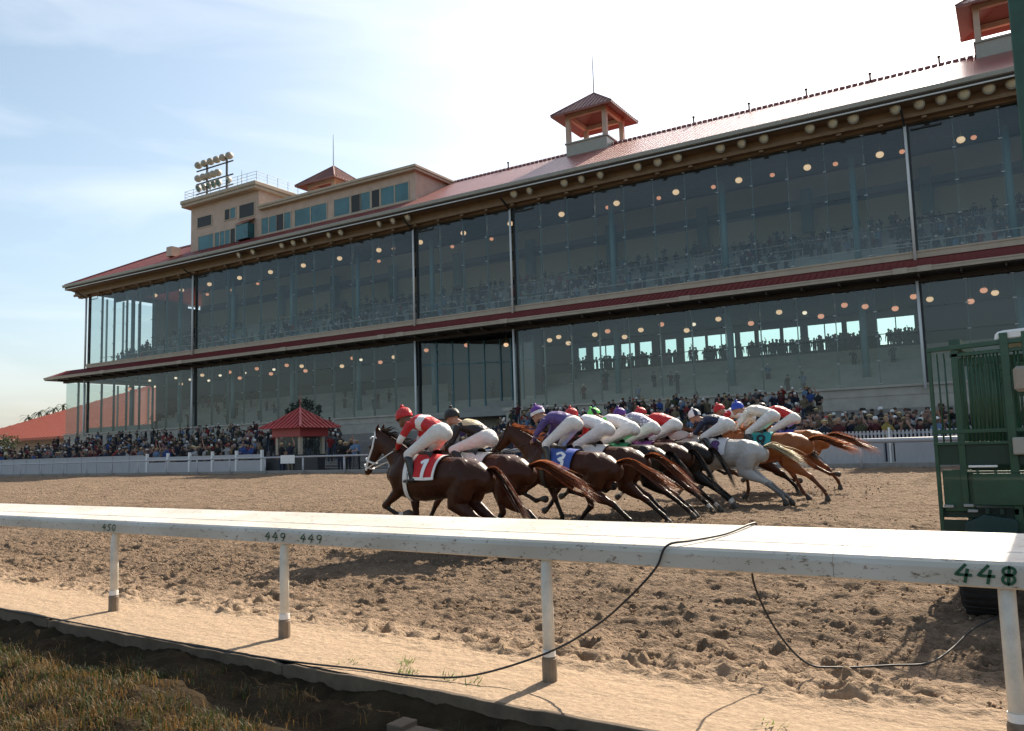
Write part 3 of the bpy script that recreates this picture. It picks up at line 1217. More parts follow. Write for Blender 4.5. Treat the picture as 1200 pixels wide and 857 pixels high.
def cupola(uc, vc, z0):
    h = MB()
    h.box(uc - 2.05, uc + 2.05, vc - 2.05, vc + 2.05, z0 - 2.4, z0 + 1.05)
    h.box(uc - 2.15, uc + 2.15, vc - 2.15, vc + 2.15, z0 + .93, z0 + 1.06)
    base = h.build('cupola', M['gutter'], gs)
    for a in (-1, 1):
        for c in (-1, 1):
            q = MB()
            q.box(uc + a * 1.85 - .2, uc + a * 1.85 + .2, vc + c * 1.85 - .2, vc + c * 1.85 + .2, z0 + 1.06, z0 + 3.75)
            q.build('cupola_post', M['tan'], base)
    q = MB()
    for a in (-1, 1):
        q.box(uc - 2.1, uc + 2.1, vc + a * 1.85 - .16, vc + a * 1.85 + .16, z0 + 3.45, z0 + 3.85)
        q.box(uc + a * 1.85 - .16, uc + a * 1.85 + .16, vc - 1.66, vc + 1.66, z0 + 3.45, z0 + 3.85)
    q.build('cupola_beam', M['tan'], base)
    q = MB()
    e, zz = 3.05, z0 + 3.62
    ap = (uc, vc, z0 + 6.15)
    cs = [(uc - e, vc - e, zz), (uc + e, vc - e, zz), (uc + e, vc + e, zz), (uc - e, vc + e, zz)]
    inn = [(uc - 1.7, vc - 1.7, z0 + 3.9), (uc + 1.7, vc - 1.7, z0 + 3.9), (uc + 1.7, vc + 1.7, z0 + 3.9), (uc - 1.7, vc + 1.7, z0 + 3.9)]
    for i in range(4):
        j = (i + 1) % 4
        q.add([cs[i], cs[j], ap], [(0, 1, 2)], 0)
        lo = [(x, y, z - .16) for x, y, z in (cs[i], cs[j])]
        q.add([cs[i], cs[j], lo[1], lo[0]], [(0, 1, 2, 3)], 0)
        q.add([lo[0], lo[1], inn[j], inn[i]], [(0, 1, 2, 3)], 1)
        q.add([inn[i], inn[j], (uc, vc, z0 + 4.6)], [(0, 1, 2)], 1)
        c0v, c1v, av = Vector(cs[i]), Vector(cs[j]), Vector(ap)
        nn = (c1v - c0v).cross(av - c0v).normalized()
        if nn.z < 0:
            nn = -nn
        for k in range(1, 14):
            t = k / 14
            bp_ = c0v.lerp(c1v, t)
            tt = 1 - abs(2 * t - 1)
            q.bar(bp_ + nn * .03, bp_ + ((c0v + c1v) / 2 * 0 + (av - (c0v + c1v) / 2)) * tt * .98 + nn * .03, .05, .06, 0, up=nn)
        q.bar(c0v + nn * .03, av, .12, .1, 0, up=nn)
    q.build('cupola_roof', [M['maroon'], M['cupsoffit']], base)
    q = MB()
    q.tube([(uc, vc, z0 + 6.1), (uc, vc, z0 + 8.6), (uc, vc, z0 + 9.9)], [.06, .05, .025], 6)
    q.build('spire', M['steel'], base)


zc = 28.25
for uc in (-34.3, -1.4, -67.5):
    cupola(uc, 8.0, zc)

# ------------------------------------------------------------------ press box on the roof
VP = 1.2
pb = None
b = MB()
tu0, tu1, lu1 = -83.75, -72.15, -50.2
ztw, zlow = 30.75, 28.3
b.box(tu0, tu1, VP, VP + 8.5, 24.2, ztw)
pb = b.build('press_box', M['tan'], gs)
b = MB()
b.box(tu1 + .003, lu1, VP, VP + 7, 24.2, zlow)
b.build('press_box_wing', M['tan'], pb)
b = MB()
b.box(tu0 - .75, tu1 + .35, VP - .85, VP + 9, ztw - .03, ztw + .32)
b.box(tu0 - .85, tu1 + .45, VP - .95, VP + 9.1, ztw + .32, ztw + .80)
b.build('parapet', M['cream'], pb, bevel=.08)
b = MB()
b.box(tu1 + .45, lu1 + .35, VP - .55, VP + 7.4, zlow - .02, zlow + .22)
b.box(tu1 + .45, lu1 + .45, VP - .65, VP + 7.5, zlow + .22, zlow + .48)
b.build('wing_cornice', M['cream'], pb, bevel=.03)
b = MB()
b.box(tu1 + .003, lu1 + .2, VP - .18, VP - .004, 24.1, 25.55)
b.box(tu0 - .02, tu1, VP - .18, VP - .004, 24.1, 25.25)
b.build('press_box_sill', M['cream'], pb)
b = MB()
nrv = (0, -1, 0)


def pwin(px0, py0, px1, py1, z0, z1, kinds):
    a = at_v(px0, py0, VP - .05).x
    c = at_v(px1, py1, VP - .05).x
    n = len(kinds)
    f = MB()
    f.box(a - .1, c + .1, VP - .05, VP - .004, z1, z1 + .1)
    f.box(a - .1, c + .1, VP - .07, VP - .004, z0 - .1, z0)
    for i in range(n + 1):
        uu = a + (c - a) * i / n
        f.box(uu - .07, uu + .07, VP - .05, VP - .004, z0, z1)
    for i, k in enumerate(kinds):
        uu, u2 = a + (c - a) * i / n + .07, a + (c - a) * (i + 1) / n - .07
        f.add([(uu, VP - .02, z0), (u2, VP - .02, z0), (u2, VP - .02, z1), (uu, VP - .02, z1)], [(0, 1, 2, 3)], 1 if k == 'g' else 2)
    f.build('window', [M['cream'], M['winglass'], M['windark']], pb)


def zat(px, py):
    return at_v(px, py, VP - .05).z


pwin(231, 255, 248, 250, 28.15, 29.35, 'd')
pwin(263, 241, 276, 238, 28.25, 29.45, 'dg')
pwin(280, 237, 298, 232, 28.0, 29.5, 'd')
pwin(232, 283, 250, 279, 25.35, 27.05, 'g')
pwin(251.5, 279, 282, 270, 25.35, 27.05, 'gggdg')
pwin(306, 265, 324, 260, 25.6, 27.35, 'gg')
pwin(324, 260, 341, 256, 25.6, 27.35, 'dg')
pwin(345, 255, 383, 245, 25.6, 27.35, 'gg')
pwin(391, 243, 410, 238, 25.65, 27.4, 'g')
pwin(411, 238, 422, 236, 25.65, 27.4, 'd')
pwin(422, 236, 434, 233, 25.65, 27.4, 'g')
pwin(435, 233, 445, 230, 25.65, 27.4, 'd')
pwin(446, 230, 479, 222, 25.65, 27.4, 'gg')
a = at_v(284, 270, VP).x
c = at_v(298, 268, VP).x
b = MB()
b.box(a, c, VP - .9, VP - .004, 25.3, 27.0, 0)
b.add([(a - .15, VP - 1.05, 27.0), (c + .15, VP - 1.05, 27.0), (c + .15, VP - .004, 27.7), (a - .15, VP - .004, 27.7)], [(0, 1, 2, 3)], 1)
b.build('bay_window', [M['winglass'], M['roof']], pb)
# railing of the tower deck, antennas
b = MB()
zt = ztw + .80
rp = [(tu0 - .5, VP - .5), (tu1 + .2, VP - .5), (tu1 + .2, VP + 8.6), (tu0 - .5, VP + 8.6)]
for i in range(4):
    p0, p1 = Vector((*rp[i], zt)), Vector((*rp[(i + 1) % 4], zt))
    for h in (.45, .8, 1.15):
        b.tube([p0 + Vector((0, 0, h)), p1 + Vector((0, 0, h))], .022, 5)
    n = int((p1 - p0).length / 1.5)
    for k in range(n):
        q = p0.lerp(p1, k / n)
        b.tube([q, q + Vector((0, 0, 1.17))], .025, 5)
b.build('deck_railing', M['steel'], pb)
for px, u, v, z0, h in ((0, tu0 + 7.0, VP + 1.5, zt, 2.8), (0, -57.5, VP + 6, zlow, 3.4), (0, -59.5, VP + 6.2, zlow, 3.2)):
    b = MB()
    b.tube([(u, v, z0), (u, v, z0 + h * .7), (u, v, z0 + h)], [.05, .04, .02], 6)
    b.tube([(u, v - .1, z0 + h * .6), (u, v + .1, z0 + h * .6)], .06, 6)
    b.build('antenna', M['steel'], pb)

# ------------------------------------------------------------------ bank of track lights on the tower
lr = thing('floodlight_bank', 'three-row bank of round track lights on two posts above the press box tower', 'floodlights', b2w(-83.5, VP + .9, zt), BA)
b = MB()
for u in (1.4, 4.9):
    b.bar((u, 0, 0), (u, 0, 4.7), .18, .18)
    b.bar((u, 0, .2), (u, 1.4, .0), .08, .08)
for z in (1.15, 2.35, 3.95):
    b.bar((-.5, 0, z), (6.0, 0, z), .10, .14)
b.build('light_frame', M['darkmetal'], lr)
for z, us in ((4.62, (0, 1.1, 2.2, 3.3, 4.4, 5.5)), (3.0, (0, .95, 1.9, 2.7, 3.5)), (1.75, (0, .9, 1.9, 2.75, 3.6, 5.3))):
    for u in us:
        q = MB()
        ax = Vector((rr.uniform(-.5, -.1) if z < 3 else -.55, -.8 if z < 3 else .5, -.42 if z < 3 else -.1))
        q.lathe([(.06, -.5), (.26, -.36), (.46, -.02), (.48, .06), (.44, .06)], (u, -.15, z), 12, mi=0, axis=ax)
        lo_ = q.build('lamp', [M['gutter']], lr, smooth=True)
        q = MB()
        q.lathe([(.435, .045), (.24, .075), (.02, .085)], (u, -.15, z), 12, axis=ax)
        q.build('lamp_lens', M['darkmetal'] if z > 3.5 else M['winglass'], lo_)

# ------------------------------------------------------------------ round floodlights under the eave
FL = [(279.5, 295), (296, 293), (330, 284.5), (343.5, 281), (357, 277.5), (385, 271), (399, 269), (444, 260), (460, 254), (477.5, 252.5), (602, 225), (620, 220), (661, 211), (681, 207), (703, 200.5), (747, 191), (770.5, 187), (794, 182.5), (844, 173), (869, 169), (895, 161), (949, 150), (976, 147.5), (1000, 139), (1049.6, 132.7), (1077.6, 124), (1103, 118), (1130, 112), (1159, 105.7), (1186, 100)]
me_cache = {}
src = None
for i, (px, py) in enumerate(FL):
    q = at_v(px, py, -1.45)
    z = 22.98
    w = b2w(q.x, -1.45, z)
    if src is None:
        src = thing('eave_floodlight', '', 'floodlight', w, BA)
        ax = Vector((-.25, -.75, -.45))
        h = MB()
        h.lathe([(.08, -.36), (.24, -.24), (.36, -.02), (.38, .05), (.34, .05)], (0, 0, 0), 14, axis=ax)
        h.build('housing', M['gutter'], src, smooth=True)
        h = MB()
        h.lathe([(.335, .04), (.22, .07), (.10, .085), (.02, .09)], (0, 0, 0), 14, axis=ax)
        h.build('lens', M['flood'], src, smooth=True)
        h = MB()
        h.tube([(0, .1, .1), (0, .1, .4)], .05, 6)
        h.build('bracket', M['darkmetal'], src)
        o = src
    else:
        o = src.copy()
        COL.objects.link(o)
        for ch in src.children:
            c_ = ch.copy()
            COL.objects.link(c_)
            c_.parent = o
        o.location = w
        o.rotation_euler = (0, 0, BA + rr.uniform(-.25, .25))
    o['label'] = 'round floodlight under the main roof eave, %s from the left end of the row' % ordinal(i)
    o['group'] = 'round floodlights along the main eave'

# ------------------------------------------------------------------ pendant lamps behind the glass
UPL = [(181.7, 346), (213, 340), (245.5, 333), (280.7, 325.5), (317, 318.7), (355.5, 311), (398, 302.7), (444, 293), (492.5, 283.7), (543, 273), (598, 262), (658, 251), (722.5, 238), (792, 225), (865.7, 211), (946, 196), (1031, 181), (1126, 163.5)]
UPS = [(243, 345), (272, 340), (302, 332.5), (444, 306), (461, 291), (530, 289), (576, 280), (712, 243), (772, 232), (836, 219), (905, 205), (979, 192), (1057, 177.6), (1141, 161)]
LOL = [(151.6, 455.6, 'o'), (175.5, 446, 'c'), (181, 453, 'c'), (206, 443, 'c'), (212, 450, 'w'), (222.8, 444.8, 'c'), (237, 439.6, 'w'), (244.8, 446, 'c'), (258, 440, 'c'), (269, 436, 'o'), (281, 443, 'o'), (287, 437, 'c'), (301, 432, 'o'), (317.6, 438, 'o'), (321, 433, 'c'), (336, 428, 'o'), (353.5, 429, 'w'), (358, 434.5, 'o'), (400.7, 429, 'w'), (413.2, 419.7, 'o'), (423, 421.6, 'c'), (445.7, 424.4, 'o'), (461.6, 418.4, 'w'), (499.5, 410.4, 'o'), (546.6, 404.4, 'o'), (593, 404, 'w'), (644, 398.6, 'w'), (654.7, 394.7, 'w'), (666, 402, 'w'), (697, 392, 'w'), (712, 388, 'o'), (732, 394.7, 'w'), (751, 386.5, 'w'), (775, 380, 'o'), (804.6, 387, 'w'), (813, 380, 'c'), (841.8, 373.7, 'w'), (880, 378.7, 'o'), (913, 365.6, 'w'), (943, 366.5, 'c'), (962, 370.5, 'o'), (989.5, 357.4, 'o'), (1013.8, 359, 'o'), (1049, 361.4, 'o'), (1070.5, 347.4, 'o'), (1089.6, 350.5, 'w'), (1137.5, 353, 'o'), (1152.7, 340, 'o'), (1166, 343, 'w')]
lamp_src = {}


def pendant(px, py, v, r, key, ceil_z, label, group):
    q = at_v(px, py, v)
    rod = round(max(.3, ceil_z - q.z - r), 1)
    k = (key, round(r, 2), rod)
    w = b2w(q.x, v, q.z)
    if k not in lamp_src:
        o = thing('pendant_lamp', label, 'lamp', w, 0, group)
        h = MB()
        h.ball((0, 0, -.1 * r), r, 12, 8, sc=(1, 1, .82))
        h.build('globe', M[key], o, smooth=True)
        h = MB()
        h.lathe([(r * .80, .52 * r), (r * .62, .78 * r), (r * .3, .98 * r), (r * .28, 1.25 * r), (.03, 1.3 * r), (.02, r + rod)], (0, 0, 0), 12)
        h.build('cap', M['lampcap'], o, smooth=True)
        lamp_src[k] = o
    else:
        s_ = lamp_src[k]
        o = s_.copy()
        COL.objects.link(o)
        for ch in s_.children:
            c_ = ch.copy()
            COL.objects.link(c_)
            c_.parent = o
        o.location = w
        o['label'] = label
        o['group'] = group
    return o


for i, (px, py) in enumerate(UPL):
    pendant(px, py, 2.2, .27, 'lampw', 22.6, 'large glowing globe lamp in the front row behind the upper glass, %s from the left' % ordinal(i), 'large globe lamps behind the upper glass')
for i, (px, py) in enumerate(UPS):
    pendant(px, py, 6.5, .20, 'lampo', 24.0, 'small reddish lamp deep behind the upper glass, %s from the left' % ordinal(i), 'small reddish lamps behind the upper glass')
cn = {'w': ('lampw', 'warm yellow'), 'o': ('lampo', 'orange'), 'c': ('lampc', 'white')}
cnt = {'w': 0, 'o': 0, 'c': 0}
for i, (px, py, k) in enumerate(LOL):
    pendant(px, py, 2.4 if k != 'c' else 3.0, .23 if k != 'c' else .17, cn[k][0], 12.0, '%s globe lamp behind the lower glass, %s %s one from the left' % (cn[k][1], ordinal(cnt[k]), cn[k][1].split()[-1]), 'globe lamps behind the lower glass')
    cnt[k] += 1
# ================================================================== FAR SIDE: fences, kiosk, neighbours
YR = 29.2
zr0 = .60
b0 = thing('outer_rail', 'long grey pipe rail along the far edge of the track', 'rail', (0, YR, zr0))
b = MB()
b.tube([(-130, 0, .86), (-24, 0, .86)], .045, 8)
b.tube([(-24, 0, .88), (12, 0, .88)], .085, 10)
b.build('rail_pipe', M['fencew'], b0, smooth=True)
x = -128.0
while x < 10:
    b = MB()
    b.tube([(x, 0, -.1), (x, 0, .84)], .05, 8)
    b.build('post', M['fencew'], b0, smooth=True)
    x += 3.05
pf = thing('picket_fence', 'white picket fence with flat panels behind the right end of the outer rail', 'fence', (0, 30.4, .56))
rr = random.Random(8)
x = -20.0
seg = 0
while x < 9:
    b = MB()
    for k in range(24):
        xx = x + k * .122
        b.box(xx, xx + .06, -.02, .02, .05, 1.26)
    b.box(x - .02, x + 2.93, .02, .05, 1.12, 1.20)
    b.box(x - .02, x + 2.93, .02, .05, .12, .2)
    b.build('picket_panel', M['fencew'], pf)
    b = MB()
    b.box(x + .12, x + 2.72, -.10, -.07, .10, .93)
    for k in range(14):
        b.box(x + .2 + k * .19, x + .215 + k * .19, -.112, -.10, .12, .5)
    b.build('board', M['fencew'], pf)
    b = MB()
    b.box(x - .07, x - .01, -.05, .07, 0, 1.36)
    b.build('fence_post', M['whitep'], pf)
    x += 2.95
ww = thing('white_wall', 'low white panel wall along the left end of the apron', 'wall', (0, 30.6, .55))
x = -110.0
b = MB()
while x < -50.5:
    b.box(x, x + 1.94, -.04, .04, 0, 1.22)
    x += 2.0
b.build('wall_panel', M['fencew'], ww)
b = MB()
b.box(-110, -50.5, -.07, .07, 1.22, 1.28)
b.build('wall_cap', M['fencew'], ww)
sf = thing('panel_fence', 'white post and rail fence with solid low panels between the white wall and the kiosk', 'fence', (0, 30.6, .55))
x = -50.0
while x < -38.5:
    b = MB()
    b.box(x - .07, x + .07, -.07, .07, 0, 1.36)
    b.build('post', M['whitep'], sf)
    if x < -39.5:
        b = MB()
        b.box(x + .08, x + 2.22, -.03, .03, .95, 1.12)
        b.box(x + .08, x + 2.22, -.02, .02, .1, .78)
        b.build('panel', M['fencew'], sf)
    x += 2.3
sg = tag(None or (lambda q: (q.box(-.55, .55, -.015, .015, .42, .86), q.build('notice_board', M['whitep']))[1])(MB()), 'small blank white notice board hung on the outer rail below the kiosk', 'sign')
q = at_y(337, 538, 29.12)
sg.location = (q.x, 29.12, q.z - .66)

# kiosk -------------------------------------------------------------
KY = 33.0
kq = at_y(352, 520, KY)
kx = kq.x
kk = thing('kiosk', 'small white-framed kiosk with red pyramid roof and spire at the track edge', 'kiosk', (kx, KY, .56), R(4))
b = MB()
hw = 1.0
b.box(-hw, hw, -hw, hw, 0, .95)
b.box(-hw - .04, hw + .04, -hw - .04, hw + .04, .95, 1.02)
b.build('counter_wall', M['darkmetal'], kk)
for sx in (-1, 1):
    for sy in (-1, 1):
        b = MB()
        b.box(sx * (hw - .10) - .10, sx * (hw - .10) + .10, sy * (hw - .10) - .10, sy * (hw - .10) + .10, 1.02, 2.12)
        b.build('corner_post', M['cream'], kk)
b = MB()
for s_ in (-1, 1):
    b.box(-hw - .14, hw + .14, s_ * (hw + .12) - .03, s_ * (hw + .12) + .03, 2.06, 2.62)
    b.box(s_ * (hw + .12) - .03, s_ * (hw + .12) + .03, -hw - .09, hw + .09, 2.06, 2.62)
b.box(-hw - .08, hw + .08, -hw - .08, hw + .08, 2.1, 2.14)
b.build('fascia', M['kred'], kk)
b = MB()
e = 1.68
ap = Vector((0, 0, 3.74))
cs = [Vector((-e, -e, 2.56)), Vector((e, -e, 2.56)), Vector((e, e, 2.56)), Vector((-e, e, 2.56))]
cm = [ap.lerp(c, .55) - Vector((0, 0, .07)) for c in cs]
for i in range(4):
    j = (i + 1) % 4
    b.add([cs[i], cs[j], cm[j], cm[i]], [(0, 1, 2, 3)])
    b.add([cm[i], cm[j], ap], [(0, 1, 2)])
    nn = (cs[j] - cs[i]).cross(ap - cs[i]).normalized()
    if nn.z < 0:
        nn = -nn
    for k in range(1, 10):
        t = k / 10
        p0 = cs[i].lerp(cs[j], t)
        tt = 1 - abs(2 * t - 1)
        p2 = p0 + (ap - (cs[i] + cs[j]) / 2) * tt
        pm = p0.lerp(p2, .5) - Vector((0, 0, .035 * tt))
        b.bar(p0 + nn * .03, pm + nn * .03, .05, .08, up=nn)
        b.bar(pm + nn * .03, p2 + nn * .03, .05, .08, up=nn)
    b.bar(cs[i] + Vector((0, 0, .04)), cm[i] + Vector((0, 0, .05)), .13, .1)
    b.bar(cm[i] + Vector((0, 0, .05)), ap + Vector((0, 0, .04)), .13, .1)
b.build('roof', M['kred'], kk)
b = MB()
b.lathe([(.10, 3.62), (.06, 3.82), (.02, 3.9), (.015, 4.6), (.008, 4.62)], n=8)
b.ball((0, 0, 4.15), .05, 8, 6)
b.build('spire', M['kred'], kk)
b = MB()
b.add([(-hw + .2, -hw + .05, 1.02), (hw - .2, -hw + .05, 1.02), (hw - .2, -hw + .05, 2.1), (-hw + .2, -hw + .05, 2.1)], [(0, 1, 2, 3)])
b.add([(hw - .05, -hw + .2, 1.02), (hw - .05, hw - .2, 1.02), (hw - .05, hw - .2, 2.1), (hw - .05, -hw + .2, 2.1)], [(0, 1, 2, 3)])
b.build('window_pane', M['glass'], kk)
for i, (dx, L_) in enumerate(((-.4, 2.6), (2.5, 2.7))):
    b = MB()
    b.box(-L_ / 2, L_ / 2, -.25, .25, 0, .92)
    b.box(-L_ / 2 - .05, L_ / 2 + .05, -.3, .3, .92, .98)
    o = b.build('counter', M['darkmetal'])
    o.location = (kx + dx, 31.3 - .2 * i, .56)
    tag(o, ('long black counter in front of the left side of the kiosk', 'long black counter in front of the right side of the kiosk')[i], 'counter')
# slim evergreens behind the kiosk
M['evergreen'] = leafmat('evergreen', (.018, .032, .018), .15)
M['bark'] = mat('bark', (.07, .05, .035), .9)


def leafcloud(mb, rng, n, fn, size, mi=0):
    for i in range(n):
        p = fn()
        a, e_ = rng.uniform(0, 6.28), rng.uniform(-.9, 1.2)
        d = Vector((math.cos(a) * math.cos(e_), math.sin(a) * math.cos(e_), math.sin(e_)))
        s_ = d.cross(Vector((rng.uniform(-1, 1), rng.uniform(-1, 1), rng.uniform(-1, 1)))).normalized()
        L_ = size * rng.uniform(.6, 1.4)
        p = Vector(p)
        mb.add([p - s_ * L_ * .3, p + d * L_ * .55 - s_ * L_ * .05, p + d * L_, p + d * L_ * .45 + s_ * L_ * .3], [(0, 1, 2, 3)], mi)


rr = random.Random(31)
for i, (px, h) in enumerate(((337, 3.7), (343, 4.1), (350, 4.3), (358, 4.4), (364, 4.2), (373, 3.9))):
    q = at_y(px, 480, 38)
    t = thing('cypress', 'slim dark cypress behind the kiosk roof, %s from the left' % ordinal(i), 'tree', (q.x, 38, floor_z(q.x, 38)), 0, 'cypresses behind the kiosk')
    b = MB()

    def fn(h=h):
        z = rr.random() ** .8
        r = .42 * (1 - z) ** .6 * rr.random() ** .5 + .03
        a = rr.uniform(0, 6.28)
        return (r * math.cos(a), r * math.sin(a), .3 + z * (h - .4))
    leafcloud(b, rr, 420, fn, .22)
    b.build('crown', M['evergreen'], t)
    b = MB()
    b.tube([(0, 0, 0), (0, 0, h * .7)], [.07, .03], 6)
    b.build('trunk', M['bark'], t)

# neighbours at the left end ---------------------------------------
ob = thing('orange_roofed_building', 'low building with a broad orange hip roof left of the grandstand', 'building', (-150, 92, 0))
b = MB()
b.box(-46, 40, -8, 40, 0, 6.6)
b.build('wall', M['tan'], ob)
b = MB()
e0 = (-58, -12, 6.4)
rz_, ry = 21.5, 20
b.add([(-58, -12, 6.4), (46, -12, 6.4), (46, ry, rz_), (-8, ry, rz_)], [(0, 1, 2, 3)])
b.add([(-58, -12, 6.4), (-8, ry, rz_), (-58, 52, 6.4)], [(0, 1, 2)])
b.add([(-58, 52, 6.4), (-8, ry, rz_), (46, ry, rz_), (46, 52, 6.4)], [(0, 1, 2, 3)])
b.box(-58, 46, -12.2, -11.8, 5.9, 6.4)
nn = Vector((0, -(rz_ - 6.4) / (ry + 12), 1)).normalized()
s_ = -57.0
while s_ < 40:
    tt = min(1, (s_ + 58) / 50)
    b.bar(Vector((s_, -12, 6.45)), Vector((s_, -12 + 32 * tt, 6.45 + 15.1 * tt)), .08, .1, up=nn)
    s_ += 1.5
b.build('roof', M['orange'], ob)

M['leafdk'] = leafmat('leaf_dark', (.035, .05, .022), .2)


def bush(name, label, cat, x, y, z, w, h, n, seed, group=None):
    rg = random.Random(seed)
    t = thing(name, label, cat, (x, y, z), 0, group)
    b = MB()
    cl = [(rg.uniform(-.4, .4) * w, rg.uniform(-.4, .4) * w, h * rg.uniform(.35, .85), rg.uniform(.25, .45) * min(w, h)) for _ in range(9)]

    def fn():
        c = rg.choice(cl)
        d = Vector((rg.gauss(0, 1), rg.gauss(0, 1), rg.gauss(0, .8))).normalized()
        return Vector(c[:3]) + d * c[3] * rg.random() ** .4
    leafcloud(b, rg, n, fn, .09 * h)
    b.build('crown', M['leafdk'], t)
    b = MB()
    for c in cl:
        b.tube([(0, 0, 0), (c[0] * .4, c[1] * .4, c[2] * .5), (c[0], c[1], c[2])], [.05 * w / 2, .03 * w / 2, .01], 5)
    b.build('trunk', M['bark'], t)


q = at_y(4, 530, 60)
bush('tree', 'dark leafy tree at the left edge of the picture', 'tree', q.x - 2.5, 60, 0, 6.5, 6.0, 1500, 1)
q = at_y(27, 530, 58)
bush('shrub', 'low dark shrub between the leafy tree and the grandstand corner', 'shrub', q.x, 58, .3, 4.5, 3.3, 900, 2)
for i, (px, py) in enumerate(((34, 490), (46, 484), (55, 485), (63, 480), (74, 477))):
    rg = random.Random(50 + i)
    q = at_y(px, py, 128)
    t = thing('palm_tree', 'thin palm standing above the orange roof, %s from the left' % ordinal(i), 'tree', (q.x, 128, 0), 0, 'palms behind the orange roof')
    b = MB()
    b.tube([(0, 0, 0), (.3, 0, q.z * .5), (0, 0, q.z)], [.28, .2, .15], 7)
    b.build('trunk', M['bark'], t)
    b = MB()
    for k in range(17):
        a = k * 2.4
        e_ = rg.uniform(-.5, 1.0)
        d = Vector((math.cos(a), math.sin(a), 0))
        pr = Vector((0, 0, q.z))
        for s_ in range(5):
            p2 = pr + d * .62 + Vector((0, 0, .62 * (e_ - s_ * .42)))
            sd = Vector((-d.y, d.x, 0)) * (.28 - .05 * s_)
            b.add([pr - sd, pr + sd, p2 + sd * .8 - Vector((0, 0, .12)), p2 - sd * .8 - Vector((0, 0, .12))], [(0, 1, 2, 3)])
            pr = p2
    b.build('crown', M['leafdk'], t)

# ================================================================== STARTING GATE (right edge)
GY = 9.0
gt = thing('starting_gate', 'dark green steel starting gate with barred side and white canopy at the right edge', 'starting gate', (0, GY, ground_z(GY)))
gz0 = ground_z(GY)


def Z(z):
    return z - gz0


XL = -1.17
b = MB()
b.box(XL, XL + .035, 0, .05, Z(.35), Z(2.42))
b.bar((XL, .02, Z(2.44)), (.4, .02, Z(2.50)), .05, .045)
b.bar((XL + .2, .02, Z(2.37)), (.4, .02, Z(2.41)), .04, .035)
b.bar((XL, .02, Z(1.63)), (1.8, .02, Z(1.63)), .05, .04)
b.bar((XL, .02, Z(1.515)), (1.8, .02, Z(1.515)), .06, .03)
b.box(-.96, -.90, 0, .06, Z(.9), Z(2.42))
b.box(-.54, -.47, -.02, .06, Z(.6), Z(2.55))
b.box(-.36, -.31, -.01, .05, Z(.6), Z(2.55))
b.build('end_frame', M['green'], gt, bevel=.004)
for x in (-1.08, -1.02, -.86, -.825, -.79, -.755, -.72, -.685, -.66, -.63, -.60, -.57, -.43, -.40, -.27, -.23, -.19, -.15):
    b = MB()
    b.tube([(x, .02, Z(1.5)), (x, .02, Z(2.40))], .0085, 8)
    b.build('bar', M['green'], gt, smooth=True)
b = MB()
b.box(XL + .035, 1.8, .012, .04, Z(1.31), Z(1.50))
b.build('upper_panel', M['dkgreen'], gt)
b = MB()
b.box(XL + .05, -.86, .03, .06, Z(.86), Z(1.26))
b.box(-.86, 1.8, -.06, .05, Z(.93), Z(1.225))
b.build('lower_panel', M['green'], gt, bevel=.006)
b = MB()
b.box(-.88, -.64, -.075, -.02, Z(1.285), Z(1.305))
b.build('step_plate', M['whitep'], gt, bevel=.004)
b = MB()
b.box(-.90, .9, -.03, .02, Z(1.235), Z(1.25))
b.build('handrail', M['green'], gt)
b = MB()
b.box(XL + .02, 1.8, .06, .4, Z(.80), Z(.90))
b.box(XL + .03, -.86, -.0, .06, Z(.60), Z(.78))
for k in range(7):
    b.box(-.78 + k * .12, -.74 + k * .12, -.02, .05, Z(.84), Z(.90))
b.build('chassis_beam', M['dkgreen'], gt, bevel=.004)
b = MB()
b.prism([(-.95, Z(.52)), (-.50, Z(.52)), (-.52, Z(.80)), (-.78, Z(.84)), (-.95, Z(.76))], -.08, .3, 'y')
b.build('tool_box', M['tealpanel'], gt, bevel=.01)
for x, z in ((-1.12, .90), (-.95, .91), (-.92, .86)):
    b = MB()
    b.box(x, x + .085, -.05, .0, Z(z), Z(z + .028))
    b.build('latch', M['steel'], gt, bevel=.004)
b = MB()
b.prism([(-.585, Z(2.475)), (.9, Z(2.55)), (.9, Z(2.63)), (-.50, Z(2.575)), (-.57, Z(2.56))], .0, 1.2, 'y')
b.build('canopy', M['whitep'], gt, bevel=.02)
b = MB()
b.box(-.45, -.22, -.09, .02, Z(1.98), Z(2.22))
b.build('padding', M['pad'], gt, bevel=.03)
b = MB()
b.box(-.50, -.40, -.12, -.02, Z(1.40), Z(1.56))
b.build('control_box', M['gutter'], gt, bevel=.01)
# stalls behind, one partition per horse
for k in range(9):
    y = .75 + k * 1.15
    b = MB()
    b.box(-1.0, 2.0, y, y + .10, Z(.95), Z(1.62), 0)
    b.box(-1.0, -.93, y - .02, y + .12, Z(.45), Z(2.40), 1)
    b.box(.3, .38, y - .02, y + .12, Z(.45), Z(2.5), 1)
    for x in (-.8, -.65, -.5, -.35, -.2, -.05, .1, .6, .9):
        b.box(x, x + .025, y + .03, y + .06, Z(1.62), Z(2.34), 1)
    b.box(-1.0, 2.0, y, y + .1, Z(2.32), Z(2.40), 1)
    b.build('stall_partition', [M['dkgreen'], M['green']], gt, bevel=0)
b = MB()
for x in (-.98, .1, 1.2):
    b.box(x, x + .1, .1, 10.6, Z(2.44), Z(2.54))
b.box(-.9, 1.9, .3, 10.5, Z(.62), Z(.76))
b.build('overhead_beam', M['green'], gt)
